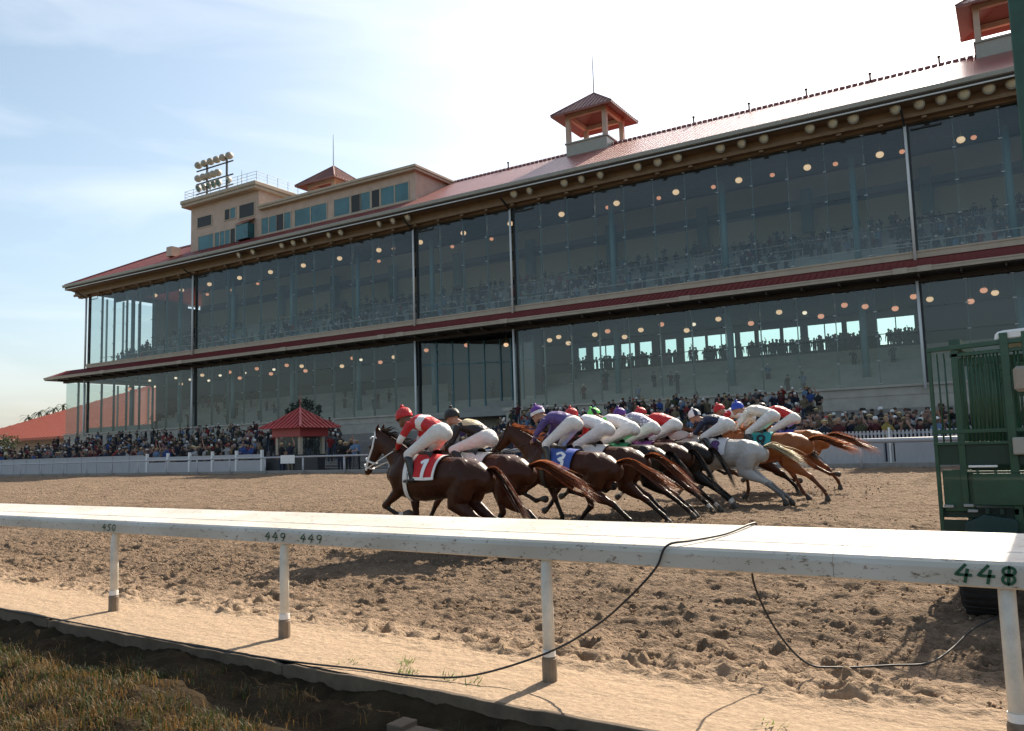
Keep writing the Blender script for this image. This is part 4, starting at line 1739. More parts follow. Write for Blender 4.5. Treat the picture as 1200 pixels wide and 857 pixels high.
for i, (x, y) in enumerate(((-.93, -.80), (1.0, -.80))):
    t_ = MB()
    ZT = Z(.40)
    t_.lathe([(.17, -.18), (.29, -.185), (.325, -.15), (.335, 0), (.325, .15), (.29, .185), (.17, .18)], (x + .19, y, ZT), 28, axis=(1, 0, 0))
    for k in range(30):
        a = k * math.pi / 15
        c_, s_ = math.cos(a), math.sin(a)
        t_.bar((x + .03, y + .330 * c_, ZT + .330 * s_), (x + .35, y + .330 * c_ + .01, ZT + .330 * s_), .025, .03, up=(0, c_, s_))
    to = t_.build('tyre', M['rubber'], gt)
    t_ = MB()
    t_.lathe([(.16, -.12), (.16, .12), (.06, .14), (.06, -.14)], (x + .19, y, ZT), 16, axis=(1, 0, 0))
    t_.build('rim', M['steel'], to)
b = MB()
b.bar((-.75, -.80, Z(.40)), (1.2, -.80, Z(.40)), .09, .09)
b.bar((-.40, -.80, Z(.42)), (-.40, .3, Z(.8)), .1, .1)
b.build('axle', M['dkgreen'], gt)
b = MB()
b.box(-.215, .08, -.05, .15, Z(2.7), Z(6.25))
b.bar((0, .05, Z(3.6)), (.9, .05, Z(2.6)), .08, .08)
b.box(-.2, -.155, -.04, .14, Z(3.02), Z(3.3))
b.build('mast', M['green'], gt, bevel=.01)
# ================================================================== SCULPTING (continuous bodies)
class Sculpt:
    """lofted tapered volumes that are fused into one continuous skin"""

    def __init__(s):
        s.mb = MB()
        s.samples = []      # (x, y, z, r, tag, t)

    def loft(s, pts, ra, rb, side=(0, 1, 0), tag_=0, n=12):
        pts = [Vector(p) for p in pts]
        k = len(pts)
        ra = ra if isinstance(ra, (list, tuple)) else [ra] * k
        rb = rb if isinstance(rb, (list, tuple)) else [rb] * k
        rings = []
        cum = [0]
        for i in range(1, k):
            cum.append(cum[-1] + (pts[i] - pts[i - 1]).length)
        tot = max(cum[-1], 1e-6)
        fr = []
        for i in range(k):
            t = (pts[min(i + 1, k - 1)] - pts[max(i - 1, 0)]).normalized()
            sd = Vector(side)
            sd = sd - t * sd.dot(t)
            if sd.length < 1e-3:
                sd = Vector((1, 0, 0)) - t * t.x
            sd.normalize()
            fr.append((t, sd, sd.cross(t)))
        full = []
        for frac, back in ((.45, .9), (.8, .6)):
            full.append((pts[0] - fr[0][0] * min(ra[0], rb[0]) * back * .9, ra[0] * frac, rb[0] * frac, fr[0]))
        for i in range(k):
            full.append((pts[i], ra[i], rb[i], fr[i]))
        for frac, back in ((.8, .6), (.45, .9)):
            full.append((pts[-1] + fr[-1][0] * min(ra[-1], rb[-1]) * back * .9, ra[-1] * frac, rb[-1] * frac, fr[-1]))
        vs, fs = [], []
        for c, a, b_, (t, sd, u) in full:
            for q in range(n):
                an = 2 * math.pi * q / n
                vs.append(c + sd * a * math.cos(an) + u * b_ * math.sin(an))
        for i in range(len(full) - 1):
            for q in range(n):
                q2 = (q + 1) % n
                fs.append((i * n + q, i * n + q2, (i + 1) * n + q2, (i + 1) * n + q))
        fs.append(tuple(range(n))[::-1])
        fs.append(tuple(range((len(full) - 1) * n, len(full) * n)))
        s.mb.add(vs, fs)
        for i in range(k - 1):
            L_ = (pts[i + 1] - pts[i]).length
            m_ = max(2, int(L_ / .03))
            for j in range(m_ + 1):
                f = j / m_
                p = pts[i].lerp(pts[i + 1], f)
                r = (ra[i] * (1 - f) + ra[i + 1] * f + rb[i] * (1 - f) + rb[i + 1] * f) / 2
                s.samples.append((p.x, p.y, p.z, r, tag_, (cum[i] + L_ * f) / tot))

    def ball(s, c, r, sc=(1, 1, 1), tag_=0):
        s.mb.ball(c, r, 12, 8, sc=sc)
        s.samples.append((*c, r * sum(sc) / 3, tag_, .5))

    def mesh(s, name, voxel, mats, matfn, smooth_it=2, xf=None):
        """matfn(tag array, t array, co) -> material index per face"""
        me = bpy.data.meshes.new('raw')
        me.from_pydata(s.mb.v, [], s.mb.f)
        bm = bmesh.new()
        bm.from_mesh(me)
        bmesh.ops.recalc_face_normals(bm, faces=bm.faces)
        bm.to_mesh(me)
        bm.free()
        o = bpy.data.objects.new('raw', me)
        COL.objects.link(o)
        md = o.modifiers.new('fuse', 'REMESH')
        md.mode = 'VOXEL'
        md.voxel_size = voxel
        ms = o.modifiers.new('soft', 'SMOOTH')
        ms.factor = .5
        ms.iterations = smooth_it
        dg = bpy.context.evaluated_depsgraph_get()
        out = bpy.data.meshes.new_from_object(o.evaluated_get(dg))
        bpy.data.objects.remove(o)
        bpy.data.meshes.remove(me)
        out.name = name
        nf = len(out.polygons)
        fc = np.empty(nf * 3)
        out.polygons.foreach_get('center', fc)
        fc = fc.reshape(-1, 3)
        sm = np.array(s.samples)
        best = np.full(nf, 1e9)
        idx = np.zeros(nf, int)
        for a in range(0, len(sm), 64):
            d = np.linalg.norm(fc[:, None, :] - sm[None, a:a + 64, :3], axis=2) - sm[None, a:a + 64, 3]
            j = d.argmin(1)
            v = d[np.arange(nf), j]
            bt = v < best
            best[bt] = v[bt]
            idx[bt] = j[bt] + a
        mi = matfn(sm[idx, 4].astype(int), sm[idx, 5], fc).astype(np.int32)
        out.materials.clear()
        for q in mats:
            out.materials.append(q)
        out.polygons.foreach_set('material_index', mi)
        out.polygons.foreach_set('use_smooth', [True] * nf)
        if xf is not None:
            out.transform(xf)
        return out


# ---------------------------------------------------------------- coat materials
def coatmat(name, col, col2, dark=None, rough=.36):
    """glossy hair coat; dark points come with the height on the leg in the horse's own frame"""
    mt = mat(name, col, rough + .06, spec=.22, col2=col2, nscale=4.5, bump=.35, bscale=12, bdist=.03)
    p = mt.node_tree.nodes['Principled BSDF']
    p.inputs['Sheen Weight'].default_value = 0
    p.inputs['Sheen Roughness'].default_value = .4
    return mt


COATS = {
    'darkbay': (coatmat('coat_dark_bay', (.030, .0090, .0042), (.052, .0165, .0072)), coatmat('coat_dark_bay_points', (.010, .006, .0045), (.016, .009, .006))),
    'bay': (coatmat('coat_bay', (.036, .0105, .0045), (.060, .0185, .0075)), coatmat('coat_bay_points', (.012, .007, .005), (.02, .011, .007))),
    'black': (coatmat('coat_near_black', (.011, .0075, .006), (.02, .013, .010), rough=.3), coatmat('coat_black_points', (.007, .006, .005), (.012, .009, .007))),
    'chestnut': (coatmat('coat_chestnut', (.21, .065, .020), (.30, .10, .033)), coatmat('coat_chestnut_points', (.09, .03, .012), (.13, .045, .02))),
    'brightbay': (coatmat('coat_bright_bay', (.085, .024, .009), (.13, .038, .014)), coatmat('coat_bright_bay_points', (.014, .008, .006), (.025, .012, .008))),
    'grey': (coatmat('coat_grey', (.36, .345, .33), (.52, .50, .48)), coatmat('coat_grey_points', (.12, .115, .11), (.24, .23, .22))),
}
M['hoof'] = mat('hoof_horn', (.05, .04, .03), .6)
M['sock'] = mat('white_sock', (.55, .52, .48), .7)
M['eye'] = mat('dark_eye', (.006, .005, .004), .1, spec=.8)


def hairmat(name, c1, tr_=.3):
    mt = leafmat(name, c1, tr_)
    mt.node_tree.nodes['Principled BSDF'].inputs['Roughness'].default_value = .38
    return mt


HAIR = {'black': hairmat('hair_black', (.012, .008, .006)), 'red': hairmat('hair_red_brown', (.13, .040, .017), .45), 'brown': hairmat('hair_dark_brown', (.045, .017, .009), .4), 'orange': hairmat('hair_chestnut', (.30, .11, .045), .5), 'cream': hairmat('hair_cream', (.62, .55, .40), .4)}

# trunk cross-sections: x, centre z, half height, half width
TR = [(.66, 1.20, .14, .11), (.56, 1.19, .25, .19), (.40, 1.20, .33, .235), (.24, 1.205, .365, .255), (.02, 1.195, .345, .275), (-.25, 1.215, .315, .285), (-.48, 1.25, .285, .275), (-.70, 1.275, .272, .275), (-.90, 1.265, .235, .245), (-1.04, 1.24, .17, .16)]


def trunk_at(x):
    xs_ = [q[0] for q in TR][::-1]
    return [float(np.interp(x, xs_, [q[k] for q in TR][::-1])) for k in (1, 2, 3)]


FRONT = {'fold': (52, -62, -105), 'fold2': (30, -75, -120), 'reach': (58, 46, 55), 'reach2': (40, 30, 45), 'stance': (-4, -4, 22), 'lean': (-22, -24, 5), 'back': (-38, -52, -70), 'lift': (22, -50, -85)}
HIND = {'push': (6, -50, -30, -10), 'push2': (18, -46, -20, 0), 'under': (66, -8, 34, 50), 'drive': (-18, -56, -47, -25), 'drive2': (0, -58, -50, -45), 'stance': (32, -38, 2, 25), 'swing': (46, -48, -62, -95), 'stretch': (-4, -56, -46, -40), 'stretch2': (2, -52, -40, -30), 'tuck': (55, -30, -20, -40)}


def sd_(a):
    return Vector((math.sin(R(a)), 0, -math.cos(R(a))))


def make_horse(i, sp, label):
    """built facing +x at the origin, then turned to run towards -X"""
    root = thing('racehorse', label, 'horse', (sp['x'], sp['y'], ground_z(sp['y'])), math.pi + R(sp.get('yaw', 0)), 'racehorses galloping away from the starting gate')
    coat, pts = COATS[sp['coat']]
    pit = Matrix.Rotation(R(sp.get('pitch', 0)), 4, 'Y')
    piv = Matrix.Translation((-.3, 0, .95 - sp.get('drop', .14))) @ pit @ Matrix.Translation((.3, 0, -.95))
    S_ = Sculpt()
    S_.loft([piv @ Vector((x, 0, z)) for x, z, a, b_ in TR], [q[3] for q in TR], [q[2] for q in TR], tag_=0, n=20)
    # shoulder and haunch muscles
    for s in (-1, 1):
        S_.loft([piv @ Vector(p) for p in ((.30, s * .13, 1.45), (.46, s * .17, 1.18), (.40, s * .15, 1.0))], [.09, .11, .085], [.13, .14, .11], tag_=0)
        S_.loft([piv @ Vector(p) for p in ((-.62, s * .13, 1.38), (-.80, s * .15, 1.22), (-.72, s * .15, 1.02))], [.13, .14, .12], [.2, .23, .19], tag_=0)
    # neck and head
    px, pz, nx, nz_ = sp['head']
    poll = Vector((px, 0, pz))
    nose = Vector((nx, 0, nz_))
    base = piv @ Vector((.40, 0, 1.33))
    mid = base.lerp(poll, .5) + Vector((0, 0, .03))
    S_.loft([piv @ Vector((.30, 0, 1.28)), base, base.lerp(mid, .5), mid, mid.lerp(poll, .55), poll], [.17, .155, .12, .098, .085, .07], [.30, .27, .215, .175, .145, .115], tag_=1, n=16)
    hd = (nose - poll).normalized()
    hu = Vector((0, 1, 0)).cross(hd)          # towards the forehead or the throat
    if hu.z < 0:
        hu = -hu
    S_.loft([poll - hd * .02 - hu * .02, poll + hd * .10 - hu * .045, poll + hd * .20 - hu * .05, poll + hd * .34 - hu * .03, poll + hd * .46 - hu * .02, poll + hd * .55 - hu * .02, poll + hd * .60 - hu * .025], [.065, .088, .085, .066, .056, .058, .045], [.09, .125, .13, .098, .074, .072, .05], tag_=2, n=14)
    S_.loft([poll + hd * .50 - hu * .07, poll + hd * .575 - hu * .072], [.035, .03], [.03, .022], tag_=2)
    for s in (-1, 1):
        S_.loft([poll + Vector((-.01, s * .05, .05)), poll + Vector((-.02 + sp.get('ear', -.02), s * .062, .13)), poll + Vector((-.03 + sp.get('ear', -.02) * 2.5, s * .06, .205))], [.03, .034, .008], [.022, .024, .008], tag_=2, n=8)
        S_.ball(tuple(poll + hd * .185 + hu * .03 + Vector((0, s * .07, 0))), .026, tag_=2)
    feet = []
    # legs
    for s, key in ((1, sp['front'][0]), (-1, sp['front'][1])):
        a1, a2, a3 = FRONT[key]
        e = piv @ Vector((.36, s * .145, 1.02))
        for it in range(20):
            if (e + sd_(a1) * .42 + sd_(a2) * .31 + sd_(a3) * .20).z > .035:
                break
            sg = 1 if a1 > 0 else -1
            a1, a2, a3 = a1 + 2 * sg, a2 + 3 * sg, a3 + 3 * sg
        k = e + sd_(a1) * .42
        f = k + sd_(a2) * .31
        h = f + sd_(a3) * .13
        S_.loft([piv @ Vector((.44, s * .15, 1.20)), e, e.lerp(k, .35), e.lerp(k, .8), k], [.10, .085, .07, .048, .05], [.15, .115, .085, .054, .056], tag_=0)
        S_.loft([k, k.lerp(f, .18), k.lerp(f, .55), k.lerp(f, .88), f], [.049, .038, .031, .034, .041], [.055, .042, .038, .040, .046], tag_=3)
        S_.loft([f, f.lerp(h, .6), h], [.040, .033, .04], [.045, .037, .045], tag_=4)
        hh = h + (sd_(a3) * .75 + Vector((math.cos(R(a3)), 0, math.sin(R(a3)))) * .25).normalized() * .075
        S_.loft([h, hh], [.046, .060], [.05, .068], tag_=5)
        feet.append(hh)
    for s, key in ((1, sp['hind'][0]), (-1, sp['hind'][1])):
        t1, t2, t3, t4 = HIND[key]
        hp = piv @ Vector((-.74, s * .135, 1.26))
        for it in range(20):
            if (hp + sd_(t1) * .40 + sd_(t2) * .47 + sd_(t3) * .39 + sd_(t4) * .2).z > .035:
                break
            t2, t3, t4 = t2 - 2, t3 + (3 if t3 > 0 else -3), t4 + (3 if t4 > 0 else -3)
        st = hp + sd_(t1) * .40
        hk = st + sd_(t2) * .47
        f = hk + sd_(t3) * .39
        h = f + sd_(t4) * .13
        S_.loft([hp, hp.lerp(st, .5), st, st.lerp(hk, .4), st.lerp(hk, .8), hk], [.13, .125, .105, .078, .046, .047], [.235, .215, .155, .105, .058, .062], tag_=0)
        S_.loft([hk, hk.lerp(f, .15), hk.lerp(f, .55), hk.lerp(f, .9), f], [.045, .040, .033, .036, .043], [.062, .052, .040, .042, .047], tag_=3)
        S_.loft([f, f.lerp(h, .6), h], [.042, .034, .04], [.046, .038, .045], tag_=4)
        hh = h + (sd_(t4) * .75 + Vector((math.cos(R(t4)), 0, math.sin(R(t4)))) * .25).normalized() * .075
        S_.loft([h, hh], [.046, .060], [.05, .068], tag_=5)
        feet.append(hh)
    sock = sp.get('sock', False)

    def mf(tg, t, c):
        m_ = np.zeros(len(tg), int)
        m_[(tg == 3)] = 1
        m_[tg == 4] = 3 if sock else 1
        m_[tg == 5] = 2
        return m_
    me = S_.mesh('body', .0165, [coat, pts, M['hoof'], M['sock']], mf, 3)
    body = link('body', me, root)
    e_ = MB()
    for s in (-1, 1):
        e_.ball(tuple(poll + hd * .185 + hu * .035 + Vector((0, s * .082, 0))), .019, 10, 6)
    e_.build('eye', M['eye'], body, smooth=True)
    rg = random.Random(100 + i)
    # mane
    b = MB()
    for k in range(75):
        t = k / 74
        p = base.lerp(poll, t) if t > .02 else base
        crest = .265 * (1 - t) ** 1 + .115 * t
        up = Vector((-(poll - base).z, 0, (poll - base).x)).normalized()
        p = p + up * (crest * .96) + Vector((0, 0, .03 * math.sin(math.pi * t)))
        s = rg.choice((-1, -1, 1))
        L_ = rg.uniform(.09, .19)
        d = Vector((-.75 + rg.uniform(-.3, .2), s * rg.uniform(.1, .45), rg.uniform(-.35, .4))).normalized()
        w = Vector((.5, 0, .5)) * .028
        q = p + d * L_
        q2 = q + (d + Vector((0, 0, -.5))).normalized() * L_ * .6
        b.add([p - w, p + w, q + w * .6, q - w * .6, q2], [(0, 1, 2, 3), (3, 2, 4)])
    b.build('mane', HAIR[sp['hair']], body)
    # tail
    b = MB()
    tb = piv @ Vector((-1.06, 0, 1.38))
    tl = sp.get('tail', (1.0, -.15))
    for k in range(300):
        a = rg.uniform(0, 6.28)
        r0 = .032 * rg.random() ** .5
        sp_ = rg.gauss(0, .052)
        sp2 = rg.gauss(0, .045)
        L_ = rg.uniform(.55, .95) if k > 40 else rg.uniform(.9, 1.08)
        pts_ = []
        for j in range(8):
            t = j / 7 * L_
            x = -tl[0] * t
            z = .10 * math.sin(min(1, t * 2.4) * math.pi * .7) * (1 if tl[0] > .4 else .3) + tl[1] * t ** 1.5 - .05 * t
            spread = t ** .8
            wv = .03 * math.sin(t * 6 + a + k) * t
            pts_.append(tb + Vector((x, math.cos(a) * r0 + sp2 * spread, z + math.sin(a) * r0 + sp_ * spread + wv)))
        w0 = rg.uniform(.004, .0095)
        vs = []
        for j, p in enumerate(pts_):
            w = w0 * (1 - (j / 7) ** 2 * .9)
            n_ = Vector((0, math.cos(a), math.sin(a))) * w
            vs += [p - n_, p + n_]
        b.add(vs, [(2 * j, 2 * j + 1, 2 * j + 3, 2 * j + 2) for j in range(7)], 0 if rg.random() < .7 else 1)
    b.build('tail', [HAIR[sp['tailhair']], HAIR[sp.get('tailhair2', sp['hair'])]], body)

    # tack ----------------------------------------------------------
    def surf(x, ang, off):
        zc_, hh_, hw_ = trunk_at(x)
        return piv @ Vector((x, (hw_ + off) * math.sin(ang), zc_ + (hh_ + off) * math.cos(ang)))
    cl = sp['cloth']
    b = MB()
    nx_, na = 12, 31
    AM = 1.62

    def cloth_pt(x, ang, up=0):
        k = (x + .36) / .49
        return surf(x, ang, .022 + up + .010 * math.sin(k * 11 + ang * 2.2) * min(1, abs(ang)) + .016 * abs(ang) + .02 * max(0, abs(ang) - 1.1))
    for lay in (0, -.010):
        for a_ in range(na):
            for x_ in range(nx_):
                b.v.append(tuple(cloth_pt(-.36 + .49 * x_ / (nx_ - 1), -AM + 2 * AM * a_ / (na - 1), lay)))
        o_ = 0 if lay == 0 else nx_ * na
        for a_ in range(na - 1):
            for x_ in range(nx_ - 1):
                q = o_ + a_ * nx_ + x_
                b.f.append((q, q + 1, q + nx_ + 1, q + nx_))
                b.mi.append(1 if sp.get('trim') and (x_ in (0, nx_ - 2) or a_ in (0, na - 2)) else 0)
    cm_ = [mat('saddle_cloth_colour', cl, .8, noise=.08, nscale=20), M['whitep']]
    cloth = b.build('saddle_cloth', cm_, root, smooth=True)
    if sp.get('num'):
        b = MB()
        x0n = -.07 if sp['num'] == '1' else -.05

        # the digit stands on the flank towards the rail (local +y side)
        def put(s, t):
            return cloth_pt(x0n - s, 1.50 - t / .36, .016)
        strokes(b, sp['num'], put, .27, .056, 0, .8)
        b.build('painted_number', mat('number_ink', sp.get('numcol', (.8, .8, .8)), .7), cloth)
    b = MB()
    for a_ in range(25):
        for dx in (-.04, .04):
            b.v.append(tuple(surf(.22 + dx, -math.pi + 2 * math.pi * a_ / 24, .014)))
    for a_ in range(24):
        b.f.append((2 * a_, 2 * a_ + 1, 2 * a_ + 3, 2 * a_ + 2))
        b.mi.append(0)
    b.build('girth', M['whitep'] if sp.get('whitetack') else M['darkmetal'], root, smooth=True)
    b = MB()
    top = [piv @ Vector((x, 0, trunk_at(x)[0] + trunk_at(x)[1] + o_)) for x, o_ in ((.22, .05), (.1, .03), (-.05, .035), (-.16, .07))]
    n_ = len(top)
    for p in top:
        for dy, dz in ((-.17, -.10), (-.09, .0), (0, .02), (.09, 0), (.17, -.10)):
            b.v.append((p.x, dy, p.z + dz))
    for q in range(n_ - 1):
        for r_ in range(4):
            b.f.append((q * 5 + r_, q * 5 + r_ + 1, (q + 1) * 5 + r_ + 1, (q + 1) * 5 + r_))
            b.mi.append(0)
    b.build('saddle', M['saddle'], root, smooth=True)
    tk = M['whitep'] if sp.get('whitetack') else M['leather']
    b = MB()

    def ringat(t, ra_, rb_, off=0, r=.011):
        c = poll + hd * t - hu * off
        P = [c + Vector((0, 1, 0)) * ra_ * math.cos(q * math.pi / 8) + hu * rb_ * math.sin(q * math.pi / 8) for q in range(17)]
        b.tube(P, r, 6, cap=False)
    wr = .016 if sp.get('whitetack') else .011
    ringat(.40, .068, .095, .025, wr)
    ringat(.50, .064, .085, .02, wr * .8)
    for s in (-1, 1):
        b.tube([poll + Vector((-.01, 0, .115)), poll + Vector((0, s * .06, .07)), poll + hd * .17 - hu * .04 + Vector((0, s * .096, 0)), poll + hd * .40 - hu * .02 + Vector((0, s * .074, 0)), poll + hd * .53 - hu * .035 + Vector((0, s * .064, 0))], wr, 6)
    b.tube([poll + hd * .06 + hu * .07 + Vector((0, -.075, 0)), poll + hd * .05 + hu * .10, poll + hd * .06 + hu * .07 + Vector((0, .075, 0))], wr, 6)
    b.tube([poll + Vector((0, -.085, 0)), poll - hu * .16 + hd * .06, poll + Vector((0, .085, 0))], wr * .8, 6)
    for s in (-1, 1):
        b.ball(tuple(poll + hd * .53 - hu * .035 + Vector((0, s * .072, 0))), .026, 8, 6, sc=(1, .4, 1))
    br = b.build('bridle', tk, root, smooth=True)
    b = MB()
    hand = Vector(sp['hand'])
    for s in (-1, 1):
        p0 = poll + hd * .53 - hu * .035 + Vector((0, s * .075, 0))
        p1 = Vector((hand.x, s * .10, hand.z))
        b.tube([p0, p0.lerp(p1, .5) + Vector((0, s * .05, -.02)), p1, p1 + Vector((-.1, -s * .08, -.16))], .009, 6)
    b.build('reins', tk, root, smooth=True)
    return root, piv


M['saddle'] = mat('saddle_leather', (.02, .014, .011), .45)
M['leather'] = mat('bridle_leather', (.035, .02, .012), .5)
M['skin'] = mat('skin', (.36, .20, .14), .6)
M['skin2'] = mat('skin_dark', (.15, .085, .055), .6)
M['boot'] = mat('black_boot', (.010, .010, .011), .28, spec=.6)
M['breeches'] = mat('white_breeches', (.68, .65, .62), .8, noise=.10, nscale=5, bump=.7, bscale=9, bdist=.06)


def silk(name, col):
    return mat(name, col, .5, spec=.4, noise=.10, nscale=7, bump=.8, bscale=9, bdist=.06)


def spotted(name, c1, c2):
    mt = silk(name, c1)
    n = mt.node_tree
    p = n.nodes['Principled BSDF']
    tc = n.nodes.new('ShaderNodeTexCoord')
    v = n.nodes.new('ShaderNodeTexVoronoi')
    v.inputs['Scale'].default_value = 16
    v.inputs['Randomness'].default_value = .3
    n.links.new(tc.outputs['Object'], v.inputs['Vector'])
    r = n.nodes.new('ShaderNodeValToRGB')
    r.color_ramp.elements[0].position, r.color_ramp.elements[1].position = .33, .40
    r.color_ramp.elements[0].color = (*c2, 1)
    r.color_ramp.elements[1].color = (*c1, 1)
    n.links.new(v.outputs['Distance'], r.inputs['Fac'])
    n.links.new(r.outputs['Color'], p.inputs['Base Color'])
    return mt


SILK = {'red': silk('silk_red', (.50, .018, .022)), 'white': silk('silk_white', (.76, .74, .73)), 'black': silk('silk_black', (.014, .013, .013)), 'gold': silk('silk_gold_sheen', (.52, .42, .26)), 'purple': silk('silk_purple', (.085, .055, .20)), 'navy': silk('silk_navy', (.015, .02, .05)), 'lime': silk('silk_lime', (.16, .72, .12)), 'cream': silk('silk_cream', (.68, .62, .54)), 'royal': silk('silk_royal', (.02, .06, .40)), 'lav': spotted('silk_lavender_spots', (.30, .26, .38), (.75, .72, .75)), 'lilac': silk('silk_violet', (.12, .03, .24)), 'green': silk('silk_dark_green', (.01, .06, .03))}  # gold is the sheen painted onto the black jersey


def hand_geo(mb, wrist, fwd, side, up, s, mi):
    """palm, four bent fingers of unequal length closed on the rein, thumb from the side of the palm"""
    c = wrist + fwd * .05
    q = Sculpt()
    mb.tube([wrist - fwd * .01, wrist + fwd * .03, wrist + fwd * .075], [.026, .034, .030], 8, mi)
    for k, L_ in enumerate((.030, .034, .032, .026)):
        o = wrist + fwd * .075 + up * (.026 - .017 * k)
        mb.tube([o, o + fwd * L_ * .7 + side * (-s) * .006, o + fwd * L_ * .75 - side * s * .03, o + fwd * L_ * .1 - side * s * .045], [.0095, .0092, .0088, .0075], 6, mi)
    o = wrist + fwd * .025 + up * .028
    mb.tube([o, o + fwd * .028 + up * .018 - side * s * .012, o + fwd * .055 + up * .012 - side * s * .028], [.0115, .0105, .0085], 6, mi)


def make_jockey(i, hs, sp, label):
    root = thing('person', label, 'jockey', (hs['x'], hs['y'], ground_z(hs['y'])), math.pi + R(hs.get('yaw', 0)), 'jockeys riding in the race')
    P = dict(sp['pose'])
    rv = random.Random(400 + i)
    dh, ds, dx = rv.uniform(-.055, .045), rv.uniform(-.035, .035), rv.uniform(-.05, .03)
    P['hip'] = (P['hip'][0] + dx, P['hip'][1] + dh)
    P['sh'] = (P['sh'][0] + dx * .3, P['sh'][1] + ds)
    P['look'] = rv.uniform(-30, -6)
    P['knee'] = (P['knee'][0] + rv.uniform(-.05, .05), P['knee'][1], P['knee'][2] + dh * .5)
    hip = Vector((P['hip'][0], 0, P['hip'][1]))
    sh = Vector((P['sh'][0], 0, P['sh'][1]))
    hd = Vector((P['head'][0], P.get('hy', 0), P['head'][1]))
    hand = Vector(hs['hand'])
    knee = P['knee']
    foot = P['foot']
    spn = (sh - hip)
    nrm = Vector((-spn.z, 0, spn.x)).normalized()
    A = Sculpt()      # skin: head, neck and the whole figure under the clothes
    B = Sculpt()      # jersey
    C = Sculpt()      # breeches
    D = Sculpt()      # boots
    tor = [hip + spn * .02, hip + spn * .28 + nrm * .035, hip + spn * .6 + nrm * .05, hip + spn * .88 + nrm * .03, sh + spn * .05]
    tw = [.150, .150, .172, .188, .13]
    td = [.130, .118, .128, .122, .08]
    A.loft(tor, [v - .02 for v in tw], [v - .02 for v in td], tag_=0, n=14)
    B.loft(tor[:], tw, td, tag_=0, n=18)
    nk = sh + (hd - sh) * .45
    A.loft([sh, nk, hd - Vector((0, 0, .02))], [.075, .06, .06], [.075, .062, .06], tag_=1)
    # head: skull, jaw, nose, ears
    fwd = Vector((math.cos(R(P.get('look', -18))), 0, math.sin(R(P.get('look', -18)))))
    hup = Vector((-fwd.z, 0, fwd.x))
    A.loft([hd - fwd * .05 + hup * .02, hd + fwd * .03 + hup * .02], [.073, .072], [.10, .098], tag_=1)
    A.loft([hd + fwd * .02 - hup * .03, hd + fwd * .055 - hup * .075, hd + fwd * .078 - hup * .10], [.066, .052, .034], [.062, .048, .03], tag_=1)
    A.loft([hd + fwd * .10 + hup * .012, hd + fwd * .125 - hup * .022, hd + fwd * .105 - hup * .034], [.011, .016, .014], [.012, .016, .011], tag_=1, n=8)
    A.loft([hd + fwd * .098 - hup * .060, hd + fwd * .102 - hup * .066], [.026, .022], [.009, .008], tag_=1, n=8)
    for s in (-1, 1):
        A.ball(tuple(hd - fwd * .01 + Vector((0, s * .078, 0)) - hup * .01), .022, sc=(1, .45, 1.4), tag_=1)
    hands = MB()
    for s in (-1, 1):
        shp = sh + Vector((-.02, s * .165, -.01))
        el = Vector((P['el'][0], s * P['el'][1], P['el'][2]))
        wr = Vector((hand.x - .07, s * .115, hand.z + .02))
        for q, g in ((A, -.012), (B, 0)):
            q.loft([shp - Vector((0, s * .04, 0)), shp, shp.lerp(el, .5), el], [.07 + g, .072 + g, .058 + g, .050 + g], [.08 + g, .075 + g, .06 + g, .05 + g], tag_=2, n=12)
            end = wr if q is A else el.lerp(wr, .93)
            q.loft([el, el.lerp(wr, .4), end], [.050 + g, .045 + g, .036 + g * .5], [.05 + g, .046 + g, .034 + g * .5], tag_=3, n=12)
        ff = (Vector((hand.x, s * .10, hand.z)) - wr).normalized()
        hand_geo(hands, wr, ff, Vector((0, 1, 0)), Vector((0, 0, 1)), s, 0)
        hj = hip + Vector((0, s * .085, -.01))
        kn = Vector((knee[0], s * knee[1], knee[2]))
        ft = Vector((foot[0], s * foot[1], foot[2]))
        cal = kn.lerp(ft, .5) + Vector((-.03, 0, 0))
        for q, g in ((A, -.014), (C, 0)):
            q.loft([hip + Vector((-.04, s * .05, .0)), hj, hj.lerp(kn, .35), hj.lerp(kn, .75), kn], [.10 + g, .108 + g, .088 + g, .070 + g, .062 + g], [.125 + g, .130 + g, .102 + g, .078 + g, .066 + g], tag_=4, n=14)
            q.loft([kn, kn.lerp(cal, .3), kn.lerp(cal, .6)], [.060 + g, .057 + g, .052 + g], [.064 + g, .060 + g, .054 + g], tag_=5, n=12)
        A.loft([kn, cal, ft], [.045, .042, .03], [.05, .045, .033], tag_=5)
        A.loft([ft + Vector((-.04, 0, -.03)), ft + Vector((.14, 0, -.05))], [.03, .025], [.03, .02], tag_=5)
        D.loft([kn.lerp(ft, .15), kn.lerp(cal, .6), cal.lerp(ft, .55), ft], [.066, .062, .05, .041], [.068, .064, .052, .045], tag_=s, n=12)
        D.loft([ft + Vector((-.055, 0, -.035)), ft + Vector((.04, 0, -.045)), ft + Vector((.15, 0, -.06))], [.036, .042, .028], [.036, .036, .018], tag_=s, n=10)
    C.loft([hip - spn.normalized() * .07 + Vector((-.01, 0, -.02)), hip, hip + spn * .18], [.125, .165, .145], [.12, .14, .115], tag_=6, n=16)
    sk = M[sp.get('skin', 'skin')]
    me = A.mesh('body', .015, [sk], lambda tg, t, c: np.zeros(len(tg), int), 2)
    body = link('body', me, root)
    # join the fingers into the body skin
    hm = hands.build('hands_tmp', sk, None, smooth=True)
    bm = bmesh.new()
    bm.from_mesh(me)
    bm.from_mesh(hm.data)
    bm.to_mesh(me)
    bm.free()
    bpy.data.objects.remove(hm)
    e = MB()
    for s in (-1, 1):
        e.ball(tuple(hd + fwd * .088 + hup * .012 + Vector((0, s * .032, 0))), .011, 8, 6)
    e.build('eye', M['eye'], body, smooth=True)
